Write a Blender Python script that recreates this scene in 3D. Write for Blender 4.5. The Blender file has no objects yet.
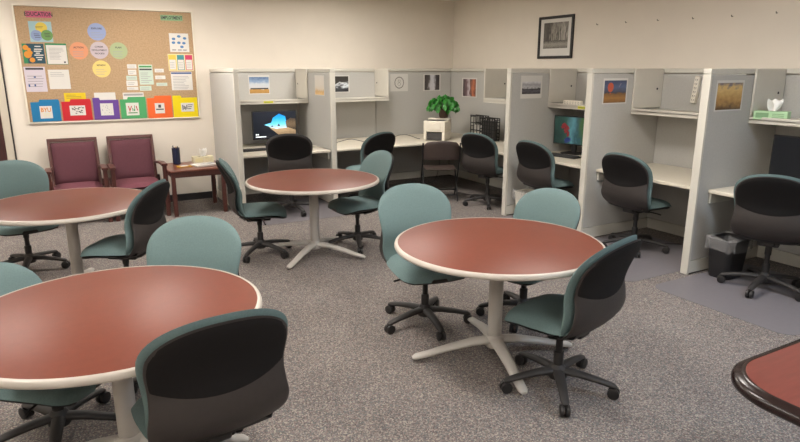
import bpy, math, random
from math import sin, cos, pi, radians as RAD, sqrt
from mathutils import Vector, Matrix
random.seed(7)
scene = bpy.context.scene
COL = scene.collection

# ------------------------------------------------------------------ materials
def lin(c):
    return tuple(((v/255)/12.92 if v/255 <= .04045 else ((v/255+.055)/1.055)**2.4) for v in c)
MATS = {}
def base_mat(name):
    m = bpy.data.materials.new(name); m.use_nodes = True
    nt = m.node_tree; b = nt.nodes['Principled BSDF']
    MATS[name] = m
    return m, nt, b
def mat(name, c, rough=.6, metal=0., var=0., vscale=8., bump=0., bscale=200., spec=.5, emit=None, estr=0., coord='Object', stretch=None):
    """plain procedural surface: base colour with a little noise variation and a fine bump"""
    m, nt, b = base_mat(name)
    c = lin(c)
    b.inputs['Base Color'].default_value = (*c, 1)
    b.inputs['Roughness'].default_value = rough
    b.inputs['Metallic'].default_value = metal
    b.inputs['Specular IOR Level'].default_value = spec
    if var > 0 or bump > 0:
        tc = nt.nodes.new('ShaderNodeTexCoord'); src = tc.outputs[coord]
        if stretch:
            mp = nt.nodes.new('ShaderNodeMapping'); mp.inputs['Scale'].default_value = stretch
            nt.links.new(src, mp.inputs['Vector']); src = mp.outputs['Vector']
    if var > 0:
        n = nt.nodes.new('ShaderNodeTexNoise'); n.inputs['Scale'].default_value = vscale; n.inputs['Detail'].default_value = 5
        nt.links.new(src, n.inputs['Vector'])
        r = nt.nodes.new('ShaderNodeValToRGB')
        r.color_ramp.elements[0].position = .3; r.color_ramp.elements[1].position = .7
        r.color_ramp.elements[0].color = (*[max(0, v*(1-var)) for v in c], 1)
        r.color_ramp.elements[1].color = (*[min(1, v*(1+var)) for v in c], 1)
        nt.links.new(n.outputs['Fac'], r.inputs['Fac']); nt.links.new(r.outputs['Color'], b.inputs['Base Color'])
    if bump > 0:
        n2 = nt.nodes.new('ShaderNodeTexNoise'); n2.inputs['Scale'].default_value = bscale; n2.inputs['Detail'].default_value = 3
        nt.links.new(src, n2.inputs['Vector'])
        bp = nt.nodes.new('ShaderNodeBump'); bp.inputs['Strength'].default_value = bump; bp.inputs['Distance'].default_value = .004
        nt.links.new(n2.outputs['Fac'], bp.inputs['Height']); nt.links.new(bp.outputs['Normal'], b.inputs['Normal'])
    if emit:
        b.inputs['Emission Color'].default_value = (*lin(emit), 1); b.inputs['Emission Strength'].default_value = estr
    return m
def picture(name, stops, nscale=6., amt=.35, stretch=(1, 1, 1), axis='Z', rough=.45, emis=0., seed=0., wave=None):
    """printed picture or screen: colour ramp over the height of the sheet, broken up by noise"""
    m, nt, b = base_mat(name)
    tc = nt.nodes.new('ShaderNodeTexCoord'); sp = nt.nodes.new('ShaderNodeSeparateXYZ')
    nt.links.new(tc.outputs['Generated'], sp.inputs[0])
    mp = nt.nodes.new('ShaderNodeMapping'); mp.inputs['Scale'].default_value = stretch; mp.inputs['Location'].default_value = (seed, seed*.7, seed*1.3)
    nt.links.new(tc.outputs['Generated'], mp.inputs['Vector'])
    n = nt.nodes.new('ShaderNodeTexNoise'); n.inputs['Scale'].default_value = nscale; n.inputs['Detail'].default_value = 6
    nt.links.new(mp.outputs['Vector'], n.inputs['Vector'])
    a = nt.nodes.new('ShaderNodeMath'); a.operation = 'MULTIPLY_ADD'; a.inputs[1].default_value = amt*2; a.inputs[2].default_value = -amt
    nt.links.new(n.outputs['Fac'], a.inputs[0])
    ad = nt.nodes.new('ShaderNodeMath'); ad.operation = 'ADD'; ad.use_clamp = True
    nt.links.new(sp.outputs[axis], ad.inputs[0]); nt.links.new(a.outputs[0], ad.inputs[1])
    r = nt.nodes.new('ShaderNodeValToRGB')
    while len(r.color_ramp.elements) < len(stops): r.color_ramp.elements.new(.5)
    for e, (p, c) in zip(r.color_ramp.elements, stops):
        e.position = p
    for e, (p, c) in zip(r.color_ramp.elements, stops):
        e.color = (*lin(c), 1)
    nt.links.new(ad.outputs[0], r.inputs['Fac']); nt.links.new(r.outputs['Color'], b.inputs['Base Color'])
    b.inputs['Roughness'].default_value = rough
    if emis > 0:
        nt.links.new(r.outputs['Color'], b.inputs['Emission Color']); b.inputs['Emission Strength'].default_value = emis
    return m

M = {}
M['wall'] = mat('cream_wall_paint', (222, 213, 200), .75, var=.02, vscale=3, bump=.15, bscale=120)
M['ceiling'] = mat('ceiling_tile', (226, 222, 212), .9, var=.03, vscale=20, bump=.3, bscale=90)
M['cork'] = mat('cork', (170, 142, 110), .9, var=.16, vscale=55, bump=.4, bscale=150)
M['ivory'] = mat('ivory_frame', (232, 225, 210), .5, var=.02)
M['baseboard'] = mat('black_rubber_base', (38, 35, 36), .55, var=.05)
M['door_dark'] = mat('dark_mahogany_door', (66, 36, 34), .4, var=.2, vscale=6, stretch=(12, 12, 1))
M['casing'] = mat('pale_door_casing', (196, 186, 170), .5, var=.02)
M['fabric_panel'] = mat('grey_panel_fabric', (182, 180, 175), .9, var=.04, vscale=60, bump=.35, bscale=420)
M['panel_trim'] = mat('putty_metal_trim', (203, 199, 188), .45, var=.015)
M['shelf'] = mat('putty_shelf_metal', (204, 199, 188), .5, var=.02)
M['desk'] = mat('putty_laminate', (218, 210, 194), .42, var=.02, vscale=20)
M['desk_edge'] = mat('putty_edge', (222, 215, 200), .4, var=.02)
M['hole'] = mat('black_hole', (16, 15, 15), .6, var=.02)
M['teal'] = mat('teal_upholstery', (98, 119, 119), .88, var=.07, vscale=130, bump=.35, bscale=500)
M['charcoal'] = mat('charcoal_upholstery', (70, 70, 70), .85, var=.07, vscale=130, bump=.35, bscale=500)
M['shell'] = mat('black_plastic_shell', (54, 49, 47), .48, spec=.35, var=.04, vscale=40, bump=.12, bscale=600)
M['insert'] = mat('black_back_insert', (26, 24, 24), .85, spec=.2, var=.05, vscale=60, bump=.25, bscale=500)
M['black'] = mat('black_plastic', (34, 32, 32), .45, var=.04)
M['blackdull'] = mat('dull_black_nylon', (46, 43, 42), .6, var=.05)
M['chrome'] = mat('brushed_steel', (150, 148, 145), .35, 1., var=.03)
M['top'] = mat('brick_red_laminate', (108, 51, 34), .42, spec=.32, var=.05, vscale=30, bump=.05, bscale=300, coord='Object')
M['band'] = mat('beige_vinyl_edge', (184, 176, 166), .4, var=.02)
M['grey_metal'] = mat('light_grey_painted_metal', (184, 179, 172), .38, var=.02)
M['wood'] = mat('mahogany_wood', (78, 40, 34), .38, var=.16, vscale=5, stretch=(4, 4, 26))
M['woodx'] = mat('mahogany_wood_top', (108, 62, 48), .32, var=.14, vscale=5, stretch=(3, 26, 4))
M['maroon'] = mat('maroon_weave', (90, 50, 59), .9, var=.28, vscale=220, bump=.4, bscale=400)
M['maroon2'] = mat('maroon_seat_weave', (106, 56, 67), .9, var=.22, vscale=220, bump=.4, bscale=400)
M['conf'] = mat('cherry_conference_veneer', (116, 58, 50), .3, var=.1, vscale=5, stretch=(2, 14, 2))
M['conf_edge'] = mat('dark_wood_edge', (34, 20, 19), .24, var=.1, vscale=8)
M['white'] = mat('white_paper', (208, 205, 199), .75, var=.01)
M['ink'] = mat('printed_ink', (62, 60, 66), .7, var=.02)
M['inkgrey'] = mat('grey_print', (150, 148, 150), .7, var=.02)
M['mat'] = None
for n, c in dict(pink=(214, 106, 136), green_card=(146, 186, 140), pale_blue=(170, 202, 206), p_yellow=(232, 204, 90), p_blue=(150, 168, 206), p_green=(118, 160, 96),
                 c_blue=(160, 174, 214), c_orange=(232, 160, 122), c_lilac=(204, 190, 196), c_green=(176, 190, 146), c_yellow=(240, 214, 130),
                 f_blue=(40, 128, 180), f_red=(208, 46, 54), f_purple=(110, 76, 158), f_green=(84, 172, 110), f_orange=(246, 110, 52), f_yellow=(250, 226, 28),
                 flyer=(52, 84, 98), flyer_green=(64, 140, 96), flower=(226, 152, 62), y_sheet=(236, 204, 44), lilac_sheet=(222, 212, 222), mint=(206, 222, 206),
                 cardteal=(78, 150, 156), cardpink=(216, 74, 110), cream=(240, 228, 178), navy=(74, 96, 150), dotblue=(96, 140, 190), gold=(196, 150, 60), red_ink=(200, 70, 70), orange_ink=(226, 140, 50), green_ink=(80, 150, 90), sticker=(238, 224, 60)).items():
    M[n] = mat('paper_'+n, tuple(v*.90 for v in c), .75, var=.015, spec=.3)
M['leaf'] = mat('green_leaf', (46, 122, 42), .45, var=.5, vscale=14)
M['stemgreen'] = mat('plant_stem', (66, 110, 48), .6, var=.1)
M['pot'] = mat('brown_pot', (84, 62, 50), .6, var=.1)
M['printer'] = mat('beige_printer_case', (226, 219, 204), .45, var=.015)
M['printer_dark'] = mat('dark_paper_tray', (66, 64, 64), .5, var=.03)
M['wire'] = mat('black_wire', (24, 23, 24), .5, var=.03)
M['bin'] = mat('black_bin_plastic', (34, 33, 35), .5, var=.05)
M['offwhite'] = mat('off_white_plastic', (226, 220, 206), .5, var=.03)
M['socket'] = mat('outlet_dark', (86, 82, 76), .5, var=.03)
M['tissue'] = mat('white_tissue', (244, 242, 238), .85, var=.01)
M['tissue_green'] = mat('green_tissue_box', (176, 212, 168), .6, var=.06, vscale=18)
M['tissue_cream'] = mat('cream_tissue_box', (214, 206, 176), .6, var=.12, vscale=22)
M['blueglass'] = mat('dark_blue_bottle', (34, 38, 62), .15, var=.1)
M['grass'] = mat('dry_gold', (196, 146, 60), .6, var=.2, vscale=60)
M['balloon'] = mat('balloon_red', (190, 88, 62), .5, var=.1)
M['screen_off'] = mat('dark_screen', (26, 28, 34), .18, var=.02)
M['diffuser'] = mat('lamp_diffuser', (255, 250, 240), .5, emit=(255, 249, 241), estr=11.)
M['diffuser_cool'] = mat('cool_lamp_diffuser', (245, 250, 255), .5, emit=(214, 234, 255), estr=13.)

# carpet: speckled loop pile
def carpet():
    m, nt, b = base_mat('speckled_carpet')
    tc = nt.nodes.new('ShaderNodeTexCoord')
    v = nt.nodes.new('ShaderNodeTexVoronoi'); v.inputs['Scale'].default_value = 145
    nt.links.new(tc.outputs['Object'], v.inputs['Vector'])
    s = nt.nodes.new('ShaderNodeSeparateColor'); nt.links.new(v.outputs['Color'], s.inputs[0])
    r = nt.nodes.new('ShaderNodeValToRGB'); r.color_ramp.interpolation = 'CONSTANT'
    cols = [(0, (100, 94, 92)), (.16, (134, 125, 121)), (.34, (116, 111, 111)), (.5, (154, 146, 137)), (.64, (124, 110, 108)), (.78, (110, 112, 112)), (.9, (166, 158, 147))]
    while len(r.color_ramp.elements) < len(cols): r.color_ramp.elements.new(.5)
    for e, (p, c) in zip(r.color_ramp.elements, cols): e.position = p
    for e, (p, c) in zip(r.color_ramp.elements, cols): e.color = (*lin(c), 1)
    nt.links.new(s.outputs[0], r.inputs['Fac'])
    n = nt.nodes.new('ShaderNodeTexNoise'); n.inputs['Scale'].default_value = 1.6; n.inputs['Detail'].default_value = 4
    nt.links.new(tc.outputs['Object'], n.inputs['Vector'])
    mx = nt.nodes.new('ShaderNodeMix'); mx.data_type = 'RGBA'; mx.blend_type = 'MULTIPLY'; mx.inputs[0].default_value = .5
    nt.links.new(r.outputs['Color'], mx.inputs[6])
    r2 = nt.nodes.new('ShaderNodeValToRGB'); r2.color_ramp.elements[0].color = (.72, .70, .70, 1); r2.color_ramp.elements[1].color = (1, 1, 1, 1)
    r2.color_ramp.elements[0].position = .35; r2.color_ramp.elements[1].position = .65
    nt.links.new(n.outputs['Fac'], r2.inputs['Fac']); nt.links.new(r2.outputs['Color'], mx.inputs[7])
    nt.links.new(mx.outputs[2], b.inputs['Base Color'])
    b.inputs['Roughness'].default_value = .95; b.inputs['Specular IOR Level'].default_value = .15
    bp = nt.nodes.new('ShaderNodeBump'); bp.inputs['Strength'].default_value = .5; bp.inputs['Distance'].default_value = .006
    nt.links.new(v.outputs['Distance'], bp.inputs['Height']); nt.links.new(bp.outputs['Normal'], b.inputs['Normal'])
    return m
M['carpet'] = carpet()
def film(name, c, alpha, rough):
    m, nt, b = base_mat(name)
    tc = nt.nodes.new('ShaderNodeTexCoord'); n = nt.nodes.new('ShaderNodeTexNoise'); n.inputs['Scale'].default_value = 30
    nt.links.new(tc.outputs['Object'], n.inputs['Vector'])
    r = nt.nodes.new('ShaderNodeValToRGB'); c = lin(c)
    r.color_ramp.elements[0].color = (*[v*.93 for v in c], 1); r.color_ramp.elements[1].color = (*[min(1, v*1.07) for v in c], 1)
    nt.links.new(n.outputs['Fac'], r.inputs['Fac']); nt.links.new(r.outputs['Color'], b.inputs['Base Color'])
    b.inputs['Alpha'].default_value = alpha; b.inputs['Roughness'].default_value = rough
    return m
M['mat'] = film('hazy_vinyl', (146, 141, 146), .5, .36)
M['liner'] = film('clear_liner', (205, 205, 207), .22, .2)

# ------------------------------------------------------------------ mesh building
class MB:
    def __init__(self): self.v = []; self.f = []; self.m = []
    def add(self, vs, fs, mi=0):
        o = len(self.v); self.v += [tuple(p) for p in vs]; self.f += [tuple(i+o for i in f) for f in fs]; self.m += [mi]*len(fs)
        return self
    def box(self, x0, x1, y0, y1, z0, z1, mi=0, T=None):
        vs = [(x, y, z) for z in (z0, z1) for y in (y0, y1) for x in (x0, x1)]
        if T: vs = [tuple(T @ Vector(p)) for p in vs]
        return self.add(vs, [(0, 2, 3, 1), (4, 5, 7, 6), (0, 1, 5, 4), (2, 6, 7, 3), (0, 4, 6, 2), (1, 3, 7, 5)], mi)
    def prism(self, poly, z0, z1, mi=0, T=None):
        n = len(poly)
        vs = [(x, y, z0) for x, y in poly] + [(x, y, z1) for x, y in poly]
        if T: vs = [tuple(T @ Vector(p)) for p in vs]
        fs = [tuple(range(n))[::-1], tuple(range(n, 2*n))] + [(i, (i+1) % n, n+(i+1) % n, n+i) for i in range(n)]
        return self.add(vs, fs, mi)
    def sheet_xz(self, poly, y0, y1, mi=0):
        """flat outline in the X-Z plane, front at y0 (towards -Y), back at y1"""
        n = len(poly)
        vs = [(x, y0, z) for x, z in poly] + [(x, y1, z) for x, z in poly]
        fs = [tuple(range(n)), tuple(range(n, 2*n))[::-1]] + [((i+1) % n, i, n+i, n+(i+1) % n) for i in range(n)]
        return self.add(vs, fs, mi)
    def lathe(self, prof, n=32, mi=0, c=(0, 0), cap=True, T=None):
        vs = []
        for r, z in prof:
            for k in range(n):
                a = 2*pi*k/n; vs.append((c[0]+r*cos(a), c[1]+r*sin(a), z))
        fs = []
        for i in range(len(prof)-1):
            for k in range(n):
                fs.append((i*n+k, i*n+(k+1) % n, (i+1)*n+(k+1) % n, (i+1)*n+k))
        if cap:
            fs.append(tuple(range(n))[::-1]); fs.append(tuple((len(prof)-1)*n+k for k in range(n)))
        if T: vs = [tuple(T @ Vector(p)) for p in vs]
        return self.add(vs, fs, mi)
    def tube(self, pts, r, n=8, mi=0, flat=1.0):
        pts = [Vector(p) for p in pts]; rs = r if isinstance(r, (list, tuple)) else [r]*len(pts)
        vs = []; up = None
        for i, p in enumerate(pts):
            d = (pts[min(i+1, len(pts)-1)]-pts[max(i-1, 0)]).normalized()
            if up is None:
                up = Vector((0, 0, 1)) if abs(d.z) < .9 else Vector((1, 0, 0))
            s = d.cross(up).normalized(); u = s.cross(d).normalized(); up = u
            for k in range(n):
                a = 2*pi*k/n+pi/n; vs.append(p+s*cos(a)*rs[i]+u*sin(a)*rs[i]*flat)
        fs = [(i*n+k, i*n+(k+1) % n, (i+1)*n+(k+1) % n, (i+1)*n+k) for i in range(len(pts)-1) for k in range(n)]
        fs += [tuple(range(n))[::-1], tuple((len(pts)-1)*n+k for k in range(n))]
        return self.add(vs, fs, mi)
    def pad(self, fa, fb, ns=16, nt=18, mi=0):
        """closed cushion: two surfaces fa(s,t), fb(s,t) sharing their border; s in -1..1, t in 0..1"""
        A = {}; vs = []
        for side, fn in ((0, fa), (1, fb)):
            for j in range(nt+1):
                for i in range(ns+1):
                    border = i in (0, ns) or j in (0, nt)
                    if side and border: A[(1, i, j)] = A[(0, i, j)]; continue
                    A[(side, i, j)] = len(vs); vs.append(fn(-1+2*i/ns, j/nt))
        fs = []
        for j in range(nt):
            for i in range(ns):
                fs.append((A[0, i, j], A[0, i+1, j], A[0, i+1, j+1], A[0, i, j+1]))
                fs.append((A[1, i, j+1], A[1, i+1, j+1], A[1, i+1, j], A[1, i, j]))
        return self.add(vs, fs, mi)
    def make(self, name, mats, parent=None, loc=(0, 0, 0), rz=0., bevel=0., smooth=True, ang=35, seg=2):
        me = bpy.data.meshes.new(name); me.from_pydata(self.v, [], self.f); me.validate(clean_customdata=False)
        mats = mats if isinstance(mats, (list, tuple)) else [mats]
        for m in mats: me.materials.append(m)
        if len(mats) > 1:
            for p, mi in zip(me.polygons, self.m): p.material_index = mi
        import bmesh
        b = bmesh.new(); b.from_mesh(me); bmesh.ops.recalc_face_normals(b, faces=b.faces); b.to_mesh(me); b.free()
        if smooth:
            for p in me.polygons: p.use_smooth = True
            me.set_sharp_from_angle(angle=RAD(ang))
        me.update()
        o = bpy.data.objects.new(name, me); COL.objects.link(o); o.location = loc; o.rotation_euler.z = rz
        if parent: o.parent = parent
        if bevel > 0:
            md = o.modifiers.new('edge', 'BEVEL'); md.width = bevel; md.segments = seg; md.limit_method = 'ANGLE'; md.angle_limit = RAD(40)
        return o
def tag(o, label, cat, group=None, kind=None):
    o['label'] = label; o['category'] = cat
    if group: o['group'] = group
    if kind: o['kind'] = kind
    return o
def empty(name, loc, rz=0., label=None, cat=None, group=None):
    o = bpy.data.objects.new(name, None); COL.objects.link(o); o.location = loc; o.rotation_euler.z = rz; o.empty_display_size = .1
    if label: tag(o, label, cat, group)
    return o
def struct(o): o['kind'] = 'structure'; return o
def dup(o, parent=None):
    c = o.copy(); COL.objects.link(c)
    if parent: c.parent = parent
    for ch in [x for x in o.children]: dup(ch, c)
    return c
def box_obj(name, m, x0, x1, y0, y1, z0, z1, parent=None, bevel=0., loc=(0, 0, 0), rz=0.):
    return MB().box(x0, x1, y0, y1, z0, z1).make(name, m, parent, loc, rz, bevel)
def text_data(s, size, align='CENTER', width=1.0):
    cu = bpy.data.curves.new('lettering', 'FONT'); cu.body = s; cu.size = size; cu.align_x = align; cu.align_y = 'CENTER'; cu.resolution_u = 2; cu.offset = size*.022
    o = bpy.data.objects.new('lettering', cu); COL.objects.link(o)
    me = bpy.data.meshes.new_from_object(o.evaluated_get(bpy.context.evaluated_depsgraph_get()))
    vs = [(v.co.x*width, v.co.y) for v in me.vertices]; fs = [tuple(p.vertices) for p in me.polygons]
    bpy.data.objects.remove(o); bpy.data.curves.remove(cu); bpy.data.meshes.remove(me)
    return vs, fs
def add_text(mb, s, size, x, z, y, mi=0, align='CENTER', width=1.0):
    vs, fs = text_data(s, size, align, width)
    return mb.add([(x+a, y, z+b) for a, b in vs], fs, mi)
def flat(mb, x0, x1, z0, z1, y, mi=0):
    return mb.add([(x0, y, z0), (x1, y, z0), (x1, y, z1), (x0, y, z1)], [(0, 1, 2, 3)], mi)
def disc(mb, cx, cz, r, y, mi=0, n=28, rx=None):
    rx = rx or r
    return mb.add([(cx+rx*cos(2*pi*k/n), y, cz+r*sin(2*pi*k/n)) for k in range(n)], [tuple(range(n))], mi)
def lerp(tab, x):
    if x <= tab[0][0]: return tab[0][1]
    for (a, p), (b, q) in zip(tab, tab[1:]):
        if x <= b:
            t = (x-a)/(b-a); return p+(q-p)*t
    return tab[-1][1]
def smoothtab(tab):
    # Catmull-Rom over a table of (x, y)
    def f(x):
        n = len(tab)
        if x <= tab[0][0]: return tab[0][1]
        if x >= tab[-1][0]: return tab[-1][1]
        for i in range(n-1):
            if tab[i][0] <= x <= tab[i+1][0]:
                x0, y0 = tab[i]; x1, y1 = tab[i+1]; h = x1-x0; t = (x-x0)/h
                m0 = (y1-tab[i-1][1])/(x1-tab[i-1][0]) if i > 0 else (y1-y0)/h
                m1 = (tab[i+2][1]-y0)/(tab[i+2][0]-x0) if i+2 < n else (y1-y0)/h
                return (2*t**3-3*t*t+1)*y0+(t**3-2*t*t+t)*h*m0+(-2*t**3+3*t*t)*y1+(t**3-t*t)*h*m1
    return f

# ------------------------------------------------------------------ setting
WY, WX = 9.02, 6.06
XL, YF, ZC = -3.0, -3.2, 2.95
struct(box_obj('floor', M['carpet'], XL-.1, WX+.1, YF-.1, WY+.1, -.1, 0))
struct(box_obj('wall_back', M['wall'], XL-.1, WX+.1, WY, WY+.1, 0, ZC))
struct(box_obj('wall_right', M['wall'], WX, WX+.1, YF-.1, WY, 0, ZC))
struct(box_obj('wall_left', M['wall'], XL-.1, XL, YF-.1, WY, 0, ZC))
struct(box_obj('wall_front', M['wall'], XL, WX, YF-.1, YF, 0, ZC))
struct(box_obj('ceiling', M['ceiling'], XL-.1, WX+.1, YF-.1, WY+.1, ZC, ZC+.1))
struct(box_obj('baseboard_back', M['baseboard'], -.52, 1.90, WY-.012, WY, 0, .10, bevel=.004))
dr = struct(empty('door_1', (-1.1, WY, 0)))
box_obj('door_leaf', M['door_dark'], -.50, .478, -.03, -.002, .005, 2.13, dr, .004)
fr = MB()
fr.box(.48, .562, -.035, -.002, 0, 2.22); fr.box(-.60, -.502, -.035, -.002, 0, 2.22); fr.box(-.502, .48, -.035, -.002, 2.135, 2.22)
fr.make('door_frame', M['casing'], dr, bevel=.006)
box_obj('door_dark_strip', M['baseboard'], .563, .578, -.022, -.002, 0, 2.22, dr)  # thin black strip between the casing and the wall
MB().lathe([(.026, 0), (.026, .012), (.012, .02), (.012, .05), (.028, .06), (.03, .08), (.018, .095)], 20, T=Matrix.Translation((.40, -.03, 1.0)) @ Matrix.Rotation(pi/2, 4, 'X')).make('door_handle', M['chrome'], dr)

# ceiling lights: 2 x 4 ft fluorescent troffers
def troffer(x, y, cool, label):
    t = empty('ceiling_light', (x, y, ZC), 0, label, 'ceiling light', 'fluorescent ceiling lights')
    f = MB()
    for a in (-1, 1):
        f.box(a*.31-.02, a*.31+.02, -.63, .63, -.03, -.001); f.box(-.29, .29, a*.61-.02, a*.61+.02, -.03, -.001)
    f.make('light_frame', M['ivory'], t)
    box_obj('light_diffuser', M['diffuser_cool'] if cool else M['diffuser'], -.29, .29, -.59, .59, -.02, -.004, t)
k = 0
for x, y, cool, lb in ((-1.2, 7.5, 0, 'warm fluorescent ceiling light nearest the dark door'), (1.1, 7.5, 0, 'warm fluorescent ceiling light over the table by the chairs'), (3.6, 7.2, 0, 'warm fluorescent ceiling light before the corner desk'),
                       (-1.3, 3.2, 0, 'warm fluorescent ceiling light beside the left wall'), (1.1, 3.2, 0, 'warm fluorescent ceiling light between the two front round tables'), (3.6, 3.4, 0, 'warm fluorescent ceiling light in front of the wheeled chairs at the booths'),
                       (-1.3, -.6, 0, 'warm fluorescent ceiling light behind the viewer near the left wall'), (1.1, -.6, 0, 'warm fluorescent ceiling light straight behind the viewer'), (3.9, .2, 1, 'cool white fluorescent ceiling light over the conference table')):
    troffer(x, y, cool, lb)

# ------------------------------------------------------------------ office chairs
back_y = smoothtab([(.40, -.160), (.47, -.190), (.55, -.200), (.63, -.198), (.72, -.222), (.82, -.268), (.93, -.325)])
back_w = smoothtab([(.40, .215), (.46, .245), (.52, .254), (.58, .252), (.65, .258), (.72, .268), (.79, .272), (.93, .272)])
shell_y = smoothtab([(.345, -.03), (.375, -.12), (.43, -.205), (.50, -.250), (.58, -.255), (.66, -.245), (.76, -.275), (.86, -.323), (.93, -.358)])
shell_w = smoothtab([(.345, .15), (.385, .205), (.44, .246), (.51, .260), (.58, .250), (.65, .246), (.72, .254), (.79, .257), (.93, .257)])
def crest(s, za, z1, p=2.3):
    # height of the arched top edge over the width
    return za+(z1-za)*(max(0., 1-abs(s)**p))**(1/p)
SC = 1.075
def zmap(t, z0, z1):  # denser rows towards the ends
    return z0+(z1-z0)*(.5-.5*cos(pi*t))*.55+(z1-z0)*t*.45
def zback(t, z0, z1):
    # rows crowd towards the arched top
    return z0+(z1-z0)*(1-(1-t)**1.9)*.75+(z1-z0)*t*.25
def E(s, t):
    return max(0., (1-abs(s)**5))**.5*max(0., 1-abs(2*t-1)**7)**.5
def sc(p): return (p[0]*SC, p[1]*SC, p[2]*SC)
def make_chair(fabric, rimname):
    root = empty('office_chair', (0, 0, 0))
    def fb(off):
        def fn(u, t):
            s = sin(pi/2*u); z = .40+(crest(s, .752, .930)-.40)*t
            return sc((back_w(z)*s, back_y(z)+.038*s*s+off*E(s, t), z))
        return fn
    MB().pad(fb(.022), fb(-.022), 24, 24).make('backrest', fabric, root, ang=80)
    def fs(off):
        def fn(u, t):
            s = sin(pi/2*u); z = .345+(crest(s, .742, .914)-.345)*t
            return sc((shell_w(z)*s, shell_y(z)+.035*s*s+off*E(s, t), z))
        return fn
    MB().pad(fs(.02), fs(-.018), 24, 26).make('back_shell', M['shell'], root, ang=80)
    def fi(off):
        def fn(u, t):
            s = sin(pi/2*u); zb = .610+.05*s*s; z = zb+(crest(s, .742, .906)-zb)*t
            return sc((shell_w(z)*.975*s, shell_y(z)+.035*s*s-.0185*E(s*.975, (z-.345)/(crest(s, .742, .914)-.345))-.001+off*E(s, t), z))
        return fn
    MB().pad(fi(.004), fi(-.006), 22, 18).make('back_insert', M['insert'], root, ang=80)
    sw = smoothtab([(-.20, .20), (-.12, .240), (0, .256), (.1, .258), (.18, .246), (.22, .214), (.245, .15), (.252, .06)])
    def seat(kind):
        def fn(s, t):
            y = zmap(t, -.20, .252); w = sw(y)
            z = .452-.014*(1-s*s)*max(0, 1-(y/.2)**2)-.028*abs(s)**5
            if y > .08: z -= ((y-.08)/.17)**2*.04
            if y < -.10: z += ((-.10-y)/.10)**2*.022
            if kind == 0: z += .024*E(s, t)
            elif kind == 1: z -= .026*E(s, t)
            return sc((w*s, y, z))
        return fn
    MB().pad(seat(0), seat(1), 18, 20).make('seat', fabric, root, ang=80)
    def pan(kind):
        def fn(s, t):
            y = zmap(t, -.19, .235); w = sw(y)*.95
            z = .428-.020*abs(s)**5
            if y > .08: z -= ((y-.08)/.17)**2*.035
            if kind: z -= .052*E(s, t)*(1-.35*s*s)
            return sc((w*s, y, z))
        return fn
    MB().pad(pan(0), pan(1), 14, 16).make('seat_pan', M['black'], root, ang=80)
    mech = MB(); mech.box(-.075*SC, .075*SC, -.12*SC, .10*SC, .335*SC, .385*SC); mech.box(-.05*SC, .05*SC, -.15*SC, -.1*SC, .345*SC, .39*SC)
    mech.make('tilt_mechanism', M['black'], root, bevel=.012)
    MB().tube([sc((.06, .02, .355)), sc((.20, .03, .35)), sc((.24, .035, .345))], .007).make('height_lever', M['black'], root)
    cl = MB(); cl.lathe([(.026*SC, .07), (.028*SC, .22), (.026*SC, .23), (.019*SC, .232), (.019*SC, .30), (.024*SC, .31), (.024*SC, .36*SC)], 20)
    cl.make('gas_lift', M['black'], root)
    hub = MB(); hub.lathe([(.046*SC, .065), (.052*SC, .075), (.052*SC, .115), (.040*SC, .135), (.030*SC, .15)], 24)
    hub.make('base_hub', M['blackdull'], root)
    for k in range(5):
        a = 2*pi*k/5
        lg = MB().tube([(.03, 0, .112), (.12*SC, 0, .108), (.22*SC, 0, .094), (.295*SC, 0, .078), (.312*SC, 0, .07)], [.034, .031, .027, .023, .015], 10, flat=.66)
        L = lg.make('leg', M['blackdull'], root, rz=a, ang=50)
        c = MB()
        for sgn in (-1, 1):
            T = Matrix.Translation((.30*SC, sgn*.016, .034)) @ Matrix.Rotation(pi/2, 4, 'X')
            c.lathe([(.025, -.012), (.033, -.009), (.034, 0), (.033, .009), (.025, .012)], 18, T=T)
        c.box(.30*SC-.022, .30*SC+.02, -.012, .012, .030, .052)
        c.tube([(.30*SC, 0, .05), (.30*SC, 0, .075)], .009)
        c.make('caster', M['black'], L)
    return root
proto = {'teal': make_chair(M['teal'], 'teal'), 'charcoal': make_chair(M['charcoal'], 'charcoal')}
used = set()
MATBOX = [(4.24, 5.7, 3.46, 4.66), (4.34, 5.7, 2.12, 3.32), (1.98, 3.19, 7.02, 8.3), (4.24, 5.7, 4.80, 5.98)]
UPPER = ('backrest', 'back_shell', 'back_insert', 'seat', 'seat_pan', 'tilt_mechanism', 'height_lever')
def place_chair(x, y, face, label, group, kind='teal', base=0., lift=0.):
    r = proto[kind] if kind not in used else dup(proto[kind]); used.add(kind)
    k = 0
    for ch in r.children:
        st = ch.name.split('.')[0]
        if st == 'leg': ch.rotation_euler.z = RAD(base+72*k); k += 1
        ch.location.z = lift if st in UPPER else 0.
    r.location = (x, y, .006 if any(a < x < b and c < y < d for a, b, c, d in MATBOX) else 0); r.rotation_euler.z = math.atan2(-face[0], face[1])
    tag(r, label, 'chair', group)
    return r
GT, GB = 'teal wheeled chairs around the round tables', 'wheeled chairs at the study booths'
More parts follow.
